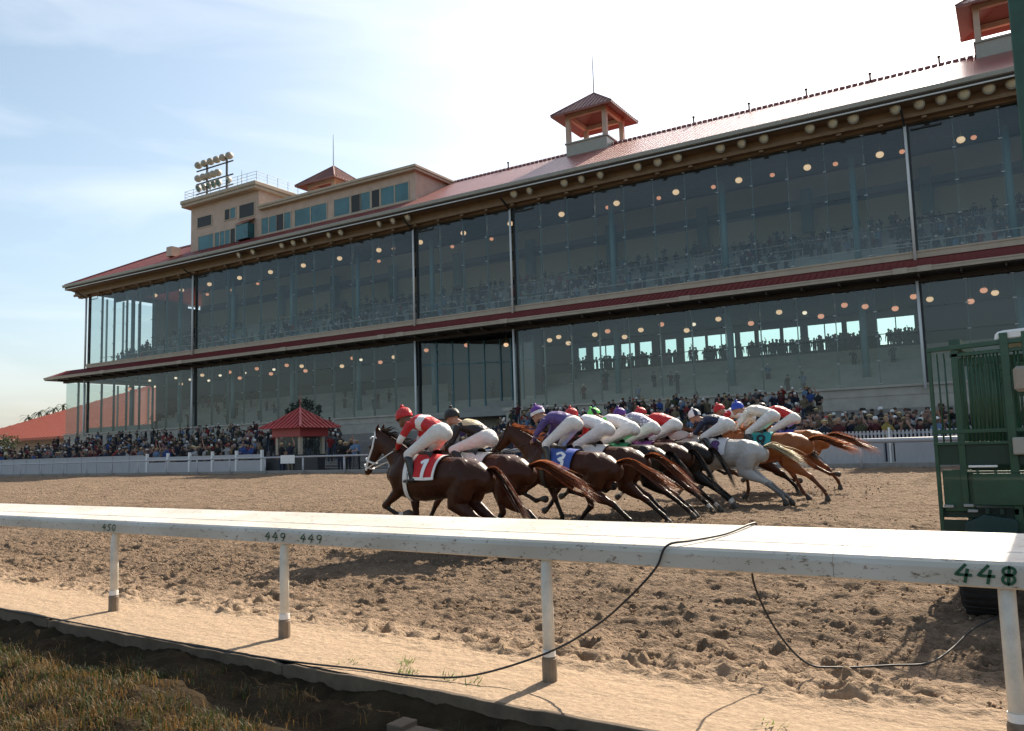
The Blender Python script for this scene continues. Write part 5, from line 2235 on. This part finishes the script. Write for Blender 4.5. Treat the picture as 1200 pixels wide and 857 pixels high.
    pat = sp['pattern']
    mats = [SILK[k] for k in sp['silk']]
    jer = link('jersey', B.mesh('jersey', .0155, mats, pat, 2), root)
    link('breeches', C.mesh('breeches', .0155, [M['breeches']], lambda tg, t, c: np.zeros(len(tg), int), 2), root)
    for s in (-1, 1):
        E_ = Sculpt()
        kn = Vector((knee[0], s * knee[1], knee[2]))
        ft = Vector((foot[0], s * foot[1], foot[2]))
        cal = kn.lerp(ft, .5) + Vector((-.03, 0, 0))
        E_.loft([kn.lerp(ft, .15), kn.lerp(cal, .6), cal.lerp(ft, .55), ft], [.066, .062, .05, .041], [.068, .064, .052, .045], n=12)
        E_.loft([ft + Vector((-.055, 0, -.035)), ft + Vector((.04, 0, -.045)), ft + Vector((.15, 0, -.06))], [.036, .042, .028], [.036, .036, .018], n=10)
        link('boot', E_.mesh('boot', .013, [M['boot']], lambda tg, t, c: np.zeros(len(tg), int), 2), root)
        b = MB()
        b.tube([ft + Vector((.05, -.05, -.075)), ft + Vector((.05, .05, -.075)), ft + Vector((.05, .035, .05)), ft + Vector((.04, 0, .10)), ft + Vector((.05, -.035, .05)), ft + Vector((.05, -.05, -.075))], .009, 6)
        b.tube([ft + Vector((.04, 0, .10)), Vector((.10, s * .27, 1.42))], .011, 5)
        b.build('stirrup', M['steel'], root, smooth=True)
    # helmet: shell, peak, pompom cover, goggles
    b = MB()
    n, m_ = 20, 9
    vs = []
    sd = Vector((0, 1, 0))
    for r_ in range(m_ + 1):
        th = (math.pi * .60) * r_ / m_
        for k in range(n):
            q = 2 * math.pi * k / n
            p = fwd * (.140 * math.sin(th) * math.cos(q)) + sd * (.114 * math.sin(th) * math.sin(q)) + hup * (.132 * math.cos(th))
            vs.append(hd - fwd * .012 + hup * .038 + p)
    fs, mi = [], []
    for r_ in range(m_):
        for k in range(n):
            k2 = (k + 1) % n
            fs.append((r_ * n + k, r_ * n + k2, (r_ + 1) * n + k2, (r_ + 1) * n + k))
    b.add(vs, fs)
    hst = sp.get('hstripe', 0)
    for q, f in enumerate(b.f):
        k = q % n
        r_ = q // n
        if hst == 1 and (k // 2) % 3 == 0:
            b.mi[q] = 1
        elif hst == 2 and r_ >= m_ - 2:
            b.mi[q] = 1
    c = hd + fwd * .095 + hup * .012
    b.add([c + sd * -.085 - fwd * .03, c + sd * -.05 + fwd * .035 - hup * .012, c + sd * .05 + fwd * .035 - hup * .012, c + sd * .085 - fwd * .03, c + sd * .08 - fwd * .03 + hup * .02, c - sd * .08 - fwd * .03 + hup * .02], [(0, 1, 2, 3), (0, 5, 1), (5, 4, 2, 1), (4, 3, 2)])
    if sp.get('pom', True):
        b.ball(tuple(hd - fwd * .012 + hup * .184), .030, 8, 6)
    he = b.build('helmet', [SILK[sp['hat'][0]], SILK[sp['hat'][-1]]], root, smooth=True)
    b = MB()
    for k in range(9):
        q = -1.25 + 2.5 * k / 8
        p = hd + fwd * (.100 * math.cos(q) + .012) + sd * (.094 * math.sin(q)) + hup * .012
        b.v += [tuple(p + hup * .022), tuple(p - hup * .022)]
    for k in range(8):
        b.f.append((2 * k, 2 * k + 1, 2 * k + 3, 2 * k + 2))
        b.mi.append(0)
    b.build('goggles', M['eye'], he, smooth=True)
    return root


def pat_hoops(tg, t, c):        # red with white hoops on body and sleeve
    m_ = np.zeros(len(tg), int)
    m_[(tg == 0) & (t > .50) & (t < .74)] = 1
    m_[(tg == 2) & (t > .72)] = 1
    m_[(tg == 3) & (t < .12)] = 1
    return m_


def pat_plain(tg, t, c):
    return np.zeros(len(tg), int)


def pat_sleeve(tg, t, c):
    return np.where((tg == 2) | (tg == 3), 1, 0)


def pat_back_sheen(tg, t, c):  # gold sheen of the black silk, painted on the top of the torso
    return np.where(((tg == 0) & (c[:, 2] > np.quantile(c[:, 2], .80))), 1, 0)


def pat_band(tg, t, c):
    return np.where((tg == 3) & (t > .02) & (t < .35), 1, np.where((tg == 0) & (t > .86) & (np.abs(c[:, 1]) < .05), 1, 0))


def pat_panel(tg, t, c):
    return np.where(((tg == 0) & (t < .30)) | (tg == 3), 1, 0)


STAND = dict(hip=(-.30, 1.80), sh=(.17, 1.93), head=(.41, 2.00), el=(.30, .23, 1.66), knee=(.10, .27, 1.46), foot=(.03, .30, 1.12))
CROUCH = dict(hip=(-.34, 1.66), sh=(.14, 1.85), head=(.38, 1.99), el=(.20, .26, 1.58), knee=(.14, .29, 1.47), foot=(-.14, .31, 1.16))
MIDP = dict(hip=(-.36, 1.74), sh=(.13, 1.86), head=(.37, 1.95), el=(.24, .25, 1.58), knee=(.08, .28, 1.44), foot=(-.08, .30, 1.12))
LOWP = dict(hip=(-.36, 1.68), sh=(.12, 1.78), head=(.36, 1.87), el=(.26, .25, 1.52), knee=(.10, .28, 1.42), foot=(-.10, .30, 1.12))

# x is derived from where each jockey's helmet is; every horse has its own lane
HORSES = [
    dict(hx=-8.38, y=9.3, coat='darkbay', hair='black', tailhair='brown', tailhair2='red', head=(.93, 1.74, 1.17, 1.22), front=('fold', 'stance'), hind=('push2', 'push'), tail=(.72, -.86), cloth=(.52, .02, .025), trim=True, num='1', whitetack=True, pitch=-5, drop=.12, sock=True, hand=(.52, 0, 1.52), yaw=2,
         j=dict(pose=STAND, silk=('red', 'white'), pattern=pat_hoops, hat=('red',), skin='skin2'), hl='dark bay racehorse with white bridle and red cloth numbered 1, nearest the rail', jl='person in red and white hooped jersey and red helmet riding the leading bay'),
    dict(hx=-8.42, y=10.5, coat='bay', hair='black', tailhair='red', tailhair2='orange', head=(1.08, 1.56, 1.5, 1.22), front=('reach2', 'back'), hind=('push', 'under'), tail=(1.15, -.48), cloth=(.70, .69, .66), num=None, whitetack=True, pitch=-4, hand=(.50, 0, 1.50), yaw=1,
         j=dict(pose=CROUCH, silk=('black', 'gold'), pattern=pat_back_sheen, hat=('black',)), hl='brown racehorse with red-brown tail half hidden behind the leading horse', jl='person in black jersey with painted gold sheen on back and black helmet crouching low'),
    dict(hx=-7.78, y=12.1, coat='bay', hair='red', tailhair='red', tailhair2='orange', head=(1.04, 1.74, 1.40, 1.36), front=('fold', 'lean'), hind=('push2', 'under'), tail=(1.10, -.52), cloth=(.05, .10, .36), num='3', pitch=-6, drop=.17, hand=(.50, 0, 1.52), yaw=0,
         j=dict(pose=STAND, silk=('purple', 'lav'), pattern=pat_band, hat=('lilac', 'white'), hstripe=2), hl='bay racehorse wearing a blue cloth numbered 3', jl='person in purple jersey and purple helmet riding the horse with the blue cloth'),
    dict(hx=-7.75, y=13.2, coat='bay', hair='black', tailhair='red', tailhair2='orange', head=(1.06, 1.60, 1.46, 1.25), front=('reach2', 'fold2'), hind=('drive2', 'push2'), tail=(.95, -.6), cloth=(.6, .58, .56), num=None, pitch=-5, hand=(.5, 0, 1.5),
         j=dict(pose=MIDP, silk=('white', 'red'), pattern=pat_sleeve, hat=('red',)), hl='brown racehorse with red-brown tail just behind the blue-clothed horse', jl='person in white jersey with red helmet behind the purple rider'),
    dict(hx=-7.75, y=14.1, coat='black', hair='black', tailhair='black', head=(1.06, 1.58, 1.46, 1.22), front=('reach', 'fold2'), hind=('stretch', 'stretch2'), tail=(.62, -.80), cloth=(.02, .22, .10), num=None, pitch=-5, hand=(.5, 0, 1.48),
         j=dict(pose=MIDP, silk=('white', 'lime'), pattern=pat_sleeve, hat=('lime', 'black'), hstripe=1), hl='near-black racehorse with stretched hind legs under the lime-sleeved rider', jl='person in white jersey with lime sleeves and lime helmet'),
    dict(hx=-7.72, y=15.1, coat='darkbay', hair='black', tailhair='black', head=(1.06, 1.58, 1.46, 1.22), front=('fold', 'reach'), hind=('stretch2', 'stretch'), tail=(.60, -.80), cloth=(.22, .05, .20), num=None, pitch=-5, hand=(.5, 0, 1.48), sock=True,
         j=dict(pose=MIDP, silk=('lav', 'white'), pattern=pat_plain, hat=('lilac',)), hl='very dark bay racehorse with white socks under the spotted jersey rider', jl='person in lavender spotted jersey and purple helmet'),
    dict(hx=-7.62, y=15.9, coat='black', hair='black', tailhair='black', head=(1.06, 1.56, 1.46, 1.2), front=('reach2', 'fold'), hind=('stretch', 'push'), tail=(.55, -.82), cloth=(.10, .03, .03), num=None, pitch=-5, hand=(.5, 0, 1.48), sock=True,
         j=dict(pose=MIDP, silk=('red', 'white'), pattern=pat_plain, hat=('red',)), hl='dark racehorse with stretched hind legs just in front of the grey', jl='person in plain red jersey and red helmet in the middle of the pack'),
    dict(hx=-6.78, y=16.8, coat='grey', hair='brown', tailhair='cream', head=(1.06, 1.58, 1.46, 1.2), front=('fold', 'reach2'), hind=('push', 'stretch2'), tail=(.85, -.36), cloth=(.62, .60, .62), num='8', numcol=(.08, .03, .12), pitch=-4, drop=.16, hand=(.48, 0, 1.44),
         j=dict(pose=LOWP, silk=('navy', 'white'), pattern=pat_panel, hat=('white', 'navy'), hstripe=1), hl='grey racehorse with cream tail and white cloth numbered 8', jl='person in navy and white jersey with white helmet riding the grey'),
    dict(hx=-7.03, y=19.0, coat='darkbay', hair='black', tailhair='black', head=(1.06, 1.58, 1.46, 1.2), front=('reach2', 'fold'), hind=('push2', 'swing'), tail=(.85, -.5), cloth=(.5, .48, .1), num=None, pitch=-2, hand=(.5, 0, 1.46),
         j=dict(pose=STAND, silk=('white', 'red'), pattern=pat_sleeve, hat=('red',)), hl='dark racehorse mostly hidden between the grey and the teal-clothed chestnut', jl='person with dark red helmet and red sleeves behind the rider of the grey'),
    dict(hx=-6.14, y=17.7, coat='chestnut', hair='orange', tailhair='orange', tailhair2='red', head=(.98, 1.68, 1.34, 1.28), front=('fold', 'stance'), hind=('push', 'tuck'), tail=(1.0, -.30), cloth=(.03, .30, .30), num='9', numcol=(.01, .015, .02), pitch=-2, drop=.08, hand=(.5, 0, 1.52),
         j=dict(pose=STAND, silk=('cream', 'royal'), pattern=pat_plain, hat=('royal',)), hl='bright chestnut racehorse with teal cloth numbered 9', jl='person in cream jersey and royal blue helmet on the teal-clothed chestnut'),
    dict(hx=-6.45, y=20.4, coat='chestnut', hair='orange', tailhair='red', tailhair2='orange', head=(1.0, 1.66, 1.4, 1.26), front=('reach2', 'fold'), hind=('swing', 'push2'), tail=(1.15, -.42), cloth=(.05, .05, .3), num=None, pitch=-2, drop=.08, hand=(.5, 0, 1.52),
         j=dict(pose=STAND, silk=('red', 'white'), pattern=pat_plain, hat=('black',), pom=False), hl='chestnut racehorse farthest from the rail with a dark flowing tail', jl='person in red jersey and dark helmet farthest from the rail'),
]
for i, hs in enumerate(HORSES):
    hs['x'] = hs['hx'] + hs['j']['pose']['head'][0]
    make_horse(i, hs, hs['hl'])
    make_jockey(i, hs, hs['j'], hs['jl'])

kb = MB()
rr = random.Random(17)
for hs in HORSES:
    for k in range(46):
        x = hs['x'] + rr.uniform(.5, 2.4)
        y = hs['y'] + rr.gauss(0, .22)
        z = ground_z(y) + abs(rr.gauss(0, .18)) + .03
        r = rr.uniform(.006, .024)
        q = [rr.uniform(.5, 1.4) for _ in range(6)]
        kb.add([(x + r * q[0], y, z), (x, y + r * q[1], z), (x - r * q[2], y, z), (x, y - r * q[3], z), (x, y, z + r * q[4]), (x, y, z - r * q[5])], [(0, 1, 4), (1, 2, 4), (2, 3, 4), (3, 0, 4), (1, 0, 5), (2, 1, 5), (3, 2, 5), (0, 3, 5)])
tag(kb.build('kicked_up_dirt', M['clod']), 'crumbs of dirt thrown up behind the galloping horses', 'dirt', kind='stuff')
# ================================================================== CROWD
SKINS = [mat('crowd_skin_%d' % k, c, .7) for k, c in enumerate(((.33, .19, .135), (.25, .14, .095), (.12, .07, .045)))]
TOPS = {'black': (.012, .012, .014), 'navy': (.015, .02, .05), 'maroon': (.13, .015, .02), 'red': (.40, .03, .03), 'white': (.62, .62, .63), 'light blue': (.22, .34, .55), 'royal blue': (.04, .10, .36), 'grey': (.20, .20, .21), 'olive': (.09, .09, .04), 'tan': (.32, .23, .14), 'pink': (.52, .22, .26), 'purple': (.12, .05, .19), 'yellow': (.52, .38, .08), 'teal': (.04, .22, .22)}
TOPW = {'black': 9, 'navy': 6, 'maroon': 4, 'red': 2.2, 'white': 2.4, 'light blue': 2, 'royal blue': 1.6, 'grey': 4, 'olive': 2, 'tan': 2, 'pink': 1.2, 'purple': 1.2, 'yellow': .5, 'teal': .7}
HAIRS = {'black hair': (.01, .008, .007), 'brown hair': (.06, .03, .017), 'grey hair': (.25, .24, .23), 'fair hair': (.28, .19, .09), 'a white cap': (.62, .62, .6), 'a red cap': (.36, .03, .03), 'a black cap': (.012, .012, .013), 'a straw hat': (.42, .31, .16)}
BOTS = [(.018, .022, .04), (.03, .04, .075), (.02, .02, .02), (.20, .16, .11), (.10, .10, .10)]
TOPM = {k: mat('crowd_top_' + k.replace(' ', '_'), tuple(c * .45 for c in v), .85, noise=.12, nscale=9) for k, v in TOPS.items()}
HAIRM = {k: mat('crowd_' + k.replace(' ', '_'), v, .8) for k, v in HAIRS.items()}
BOTM = [mat('crowd_trousers_%d' % k, v, .85) for k, v in enumerate(BOTS)]
SHOE = mat('crowd_shoe', (.03, .03, .03), .6)


def person_mesh(seed, arms, short, hat, voxel=.024, female=False):
    rg = random.Random(seed)
    q = Sculpt()
    w = .88 if female else 1
    lean = rg.uniform(-.02, .03)
    for s in (-1, 1):
        st = rg.uniform(.08, .13)
        q.loft([(s * .085, 0, .92), (s * st, .01, .50), (s * st, .03, .09)], [.092, .066, .048], [.10, .07, .05], (1, 0, 0), 2)
        q.loft([(s * st, .05, .045), (s * st * 1.1, -.11, .035)], [.045, .04], [.04, .03], (1, 0, 0), 4, n=8)
    q.loft([(0, 0, .90), (0, 0, 1.0)], [.165, .155], [.115, .11], (1, 0, 0), 2, n=14)
    q.loft([(0, 0, .97), (0, -.01, 1.14), (0, -.01 - lean, 1.30), (0, -lean, 1.42)], [.16 * w, .155 * w, .195 * w, .17 * w], [.115, .11, .125, .09], (1, 0, 0), 1, n=14)
    q.loft([(0, -lean, 1.42), (0, -lean - .01, 1.55)], [.055, .052], [.055, .052], (1, 0, 0), 0)
    hx, hy, hz = rg.uniform(-.02, .02), -lean - .02, 1.635
    q.loft([(hx, hy + .02, hz), (hx, hy - .015, hz)], [.075, .073], [.105, .10], (1, 0, 0), 0, n=12)
    q.loft([(hx, hy - .02, hz - .05), (hx, hy - .05, hz - .085)], [.058, .038], [.05, .035], (1, 0, 0), 0, n=10)
    q.ball((hx, hy - .105, hz - .02), .018, tag_=0)
    q.ball((hx, hy + .022, hz + .035), .098, sc=(.92, 1.02, .88), tag_=3)
    if female:
        q.loft([(hx, hy + .06, hz), (hx, hy + .075, hz - .18)], [.08, .07], [.05, .04], (1, 0, 0), 3)
    if hat == 1:
        q.loft([(hx, hy - .09, hz + .045), (hx, hy - .17, hz + .03)], [.07, .05], [.012, .01], (1, 0, 0), 3, n=10)
    if hat == 2:
        q.ball((hx, hy, hz + .055), .17, sc=(1, 1, .12), tag_=3)
    for s in (-1, 1):
        sh = Vector((s * .19 * w, -lean, 1.39))
        kind = arms[0 if s < 0 else 1]
        if kind == 'd':
            el, wr = sh + Vector((s * .06, .03, -.29)), sh + Vector((s * .07, -.06, -.54))
        elif kind == 'f':
            el, wr = sh + Vector((s * .06, -.03, -.28)), Vector((s * .02, -.22, 1.16))
        elif kind == 'u':
            el, wr = sh + Vector((s * .08, -.20, -.12)), sh + Vector((-s * .06, -.30, .16))
        elif kind == 'r':
            el, wr = sh + Vector((s * .05, -.14, -.24)), sh + Vector((-s * .02, -.40, -.27))
        else:
            el, wr = sh + Vector((s * .14, -.08, .22)), sh + Vector((s * .05, -.10, .48))
        q.loft([sh - Vector((s * .05, 0, .02)), sh, sh.lerp(el, .5)], [.06, .062, .052], [.065, .065, .054], (0, 1, 0), 1, n=10)
        q.loft([sh.lerp(el, .5), el], [.05, .044], [.052, .044], (0, 1, 0), 0 if short else 1, n=10)
        q.loft([el, wr], [.044, .032], [.044, .032], (0, 1, 0), 0 if short else 1, n=10)
        d = (wr - el).normalized()
        q.loft([wr, wr + d * .09], [.034, .03], [.038, .03], (0, 1, 0), 0, n=8)
        for k in range(4):
            o = wr + d * .10 + Vector((0, 0, 1)).cross(d).normalized() * (.03 - .02 * k)
            q.loft([o, o + d * (.05 if k in (1, 2) else .04)], [.011, .009], [.011, .009], (0, 1, 0), 0, n=6)

    def mf(tg, t, c):
        return tg
    return q.mesh('person', voxel, [SKINS[0], TOPM['black'], BOTM[0], HAIRM['black hair'], SHOE], mf, 1)


VAR = []
for k, (arms, short, hat, fem) in enumerate((('dd', 0, 0, 0), ('ff', 0, 0, 0), ('du', 1, 1, 0), ('rr', 0, 1, 0), ('uu', 1, 0, 1), ('fd', 1, 0, 1), ('dd', 1, 2, 1), ('rr', 1, 0, 0), ('uu', 0, 1, 0), ('ff', 0, 0, 1), ('da', 1, 0, 0), ('fd', 0, 2, 0))):
    VAR.append((person_mesh(200 + k, arms, short, hat, .024, fem), arms, short, hat, fem))
ARMW = {'dd': 'arms down', 'ff': 'arms folded', 'du': 'hand raised', 'rr': 'hands forward', 'uu': 'hands up', 'fd': 'one arm folded', 'da': 'arm aloft'}
rr = random.Random(77)
used = set()
npers = 0


def pick(dct):
    ks = list(dct)
    return rr.choices(ks, [dct[k] for k in ks])[0]


def put_person(x, y, z, zone, sc=None):
    global npers
    for tries in range(60):
        vi = rr.randrange(len(VAR))
        me, arms, short, hat, fem = VAR[vi]
        top = pick(TOPW)
        hk = rr.choice([h for h in HAIRS if (('hat' in h) == (hat == 2)) and (('cap' in h) == (hat == 1))])
        lab = 'person in %s %s top, %s, %s, %s' % ('short-sleeved' if short else 'long-sleeved', top, hk.replace('a ', ''), ARMW[arms], zone)
        if lab not in used:
            break
    used.add(lab)
    o = bpy.data.objects.new('person', me)
    COL.objects.link(o)
    o.location = (x, y, z)
    o.rotation_euler = (0, 0, rr.gauss(.25, .35))
    s = sc or rr.uniform(.94, 1.05)
    o.scale = (s, s, s)
    for k, mt in enumerate((rr.choice(SKINS[:2] + SKINS), TOPM[top], rr.choice(BOTM), HAIRM[hk], SHOE)):
        o.material_slots[k].link = 'OBJECT'
        o.material_slots[k].material = mt
    tag(o, lab, 'person', 'spectators watching the race')
    npers += 1


def xr(y, px):
    return at_y(px, 520, y).x


taken = []


def free(x, y, d=.5):
    for a, b_ in taken:
        if abs(a - x) < d and abs(b_ - y) < .55:
            return False
    taken.append((x, y))
    return True


ZONES = [
    # px range, y range, count, phrase, gap
    (-5, 90, 31.3, 34.2, 26, 'behind the white wall'),
    (90, 178, 31.3, 34.2, 26, 'by the white wall\'s end'),
    (178, 300, 31.4, 34.2, 34, 'behind the panel fence'),
    (60, 180, 38, 52, 22, 'on the far terrace'),
    (180, 310, 38, 53, 38, 'on terrace left of kiosk'),
    (392, 425, 31.4, 36, 8, 'right of the kiosk'),
    (540, 640, 31.5, 40, 20, 'behind the outer rail'),
    (610, 790, 46, 53.5, 24, 'on terrace above the jockeys'),
    (790, 965, 46, 53.5, 24, 'on terrace beside bare wall'),
    (780, 965, 32, 42, 16, 'just beyond the jockeys'),
    (945, 1025, 31.4, 36, 30, 'behind the picket fence'),
    (1025, 1105, 31.4, 36, 28, 'beside the starting gate'),
]
for p0, p1, y0, y1, n, ph in ZONES:
    k = 0
    tr_ = 0
    while k < n and tr_ < 600:
        tr_ += 1
        y = y0 + (y1 - y0) * (rr.random() ** 1.3)
        x = rr.uniform(xr(y, p0), xr(y, p1))
        if not free(x, y, .48):
            continue
        if math.hypot(x - kx, y - KY) < 3.0:
            continue
        put_person(x, y, floor_z(x, y), ph)
        k += 1
# two people at the kiosk counter, people on the ledge above the bare wall
put_person(kx + 1.0, 30.75, .56, 'in front of kiosk')
put_person(kx + 1.75, 30.75, .56, 'in front of kiosk')
# silhouettes on the lower concourse by the back windows
for i, px in enumerate((684, 703, 731, 738, 750, 782, 808, 815, 826, 845, 852, 868, 877, 893, 906, 922, 938, 958, 972, 978, 1000, 1040, 1056, 1062)):
    q = at_v(px + rr.uniform(-2, 2), 395, 12.4 + rr.uniform(-.5, .4))
    w = b2w(q.x, q.y, 8.5)
    put_person(w.x, w.y, w.z, 'at the rear windows')

# the rest of the crowd reads as a mass: one object outdoors, one behind the glass
def crowd_mass(name, label, spots, seed):
    rg = random.Random(seed)
    mats = [TOPM[k] for k in ('black', 'navy', 'maroon', 'grey', 'white', 'light blue', 'red', 'tan', 'olive')] + [SKINS[0], SKINS[2], HAIRM['black hair'], HAIRM['brown hair'], HAIRM['a white cap'], BOTM[1], BOTM[2]]
    b = MB()
    for x, y, z, f in spots:
        s = rg.uniform(.93, 1.05)
        tm = rg.choices(range(9), (9, 6, 4, 4, 3, 2, 1.5, 2, 2))[0]
        rot = f + rg.gauss(0, .4)
        c_, s_ = math.cos(rot), math.sin(rot)

        def ring(cx, cy, cz, a, d, n=8):
            r = []
            for k in range(n):
                q = 2 * math.pi * k / n
                lx, ly = cx + a * math.cos(q), cy + d * math.sin(q)
                r.append((x + (lx * c_ - ly * s_) * s, y + (lx * s_ + ly * c_) * s, z + cz * s))
            return r

        def stack(rs, mi):
            v = [p for r in rs for p in r]
            n = len(rs[0])
            f_ = []
            for i in range(len(rs) - 1):
                for k in range(n):
                    k2 = (k + 1) % n
                    f_.append((i * n + k, i * n + k2, (i + 1) * n + k2, (i + 1) * n + k))
            f_.append(tuple(range((len(rs) - 1) * n, len(rs) * n)))
            b.add(v, f_, mi)
        ln = rg.uniform(-.05, .08)
        for sx in (-1, 1):
            stack([ring(sx * .1, 0, 0, .055, .06, 6), ring(sx * .09, 0, .5, .07, .07, 6), ring(sx * .08, 0, .95, .09, .1, 6)], 14 + rg.randrange(2))
        stack([ring(0, 0, .9, .16, .11), ring(0, -.01, 1.15, .155, .11), ring(0, -ln * .5, 1.33, .20, .12), ring(0, -ln, 1.45, .11, .08), ring(0, -ln, 1.48, .06, .06)], tm)
        for sx in (-1, 1):
            e = rg.choice(((.26, .02, 1.12, .25, -.10, .9), (.25, -.05, 1.13, .06, -.22, 1.18), (.25, -.2, 1.25, .1, -.26, 1.5)))
            stack([ring(sx * .19, -ln, 1.42, .055, .06, 6), ring(sx * e[0], e[1], e[2], .045, .05, 6), ring(sx * e[3], e[4], e[5], .035, .04, 6)], tm)
        sk = rg.choice((9, 9, 10))
        stack([ring(0, -ln, 1.47, .05, .05), ring(0, -ln - .03, 1.54, .065, .075), ring(0, -ln - .02, 1.63, .08, .10)], sk)
        hm = rg.choice((11, 11, 12, 13))
        stack([ring(0, -ln + .015, 1.60, .083, .098), ring(0, -ln + .005, 1.68, .083, .104), ring(0, -ln, 1.74, .055, .07)], hm)
    o = b.build(name, mats, None, smooth=True)
    return tag(o, label, 'crowd', kind='stuff')


rr = random.Random(99)
sp_ = []
for p0, p1, y0, y1, n in ((-5, 300, 33.5, 42, 170), (60, 395, 40, 53.5, 130), (300, 400, 36, 46, 30), (600, 965, 44, 53.5, 80), (935, 1110, 31.6, 38, 190), (540, 960, 33, 44, 90), (1100, 1230, 32, 38, 30)):
    k = 0
    for tr_ in range(n * 8):
        y = rr.uniform(y0, y1)
        x = rr.uniform(xr(y, p0), xr(y, p1))
        if free(x, y, .46 if p0 < 900 else .33) and math.hypot(x - kx, y - KY) > 3:
            sp_.append((x, y, floor_z(x, y), .25))
            k += 1
            if k >= n:
                break
crowd_mass('crowd', 'dense rows of spectators farther back on the apron and terrace', sp_, 1)
sp_ = []
for i in range(950):
    row = int(rr.random() ** 1.2 * 15)
    u = rr.uniform(U0 + 1, 6)
    if vnoise(np.array([u * .15]), np.array([row * .3]), 5)[0] < .34:
        continue
    w = b2w(u, 1.6 + row * .9 + .3, 13.6 + row * .36 - (.42 if rr.random() < .75 else 0))
    sp_.append((w.x, w.y, w.z, BA))
for i in range(45):
    row = int(rr.random() * 8)
    u = rr.uniform(U0 + 9, 4)
    w = b2w(u, 1.4 + row * .95, 5.05 + row * .38 - (.42 if rr.random() < .8 else 0))
    sp_.append((w.x, w.y, w.z, BA))
for i in range(150):
    q = at_v(rr.uniform(672, 1085), 395, rr.choice((12.2, 12.7, 13.1)))
    w = b2w(q.x, q.y, 8.45)
    sp_.append((w.x, w.y, w.z, BA))
crowd_mass('seated_crowd', 'spectators seated in the tiers behind the glass', sp_, 2)
# white table tops and rails among the seats
b = MB()
for i in range(60):
    row = rr.randrange(0, 15)
    u = rr.uniform(U0 + 2, 8)
    v = 1.35 + row * .9
    z = 13.6 + row * .36 + .75
    L_ = rr.uniform(1.2, 3.4)
    b.box(u, u + L_, v, v + .5, z - .04, z)
    b.box(u + .1, u + .16, v + .2, v + .26, z - .75, z - .04)
    b.box(u + L_ - .16, u + L_ - .1, v + .2, v + .26, z - .75, z - .04)
for row in (0, 8):
    v = 1.25 + row * .9
    z = 13.6 + row * .36 + .9
    b.box(U0 + .6, UR, v, v + .04, z, z + .05)
b.build('terrace_table', M['gutter'], gs)
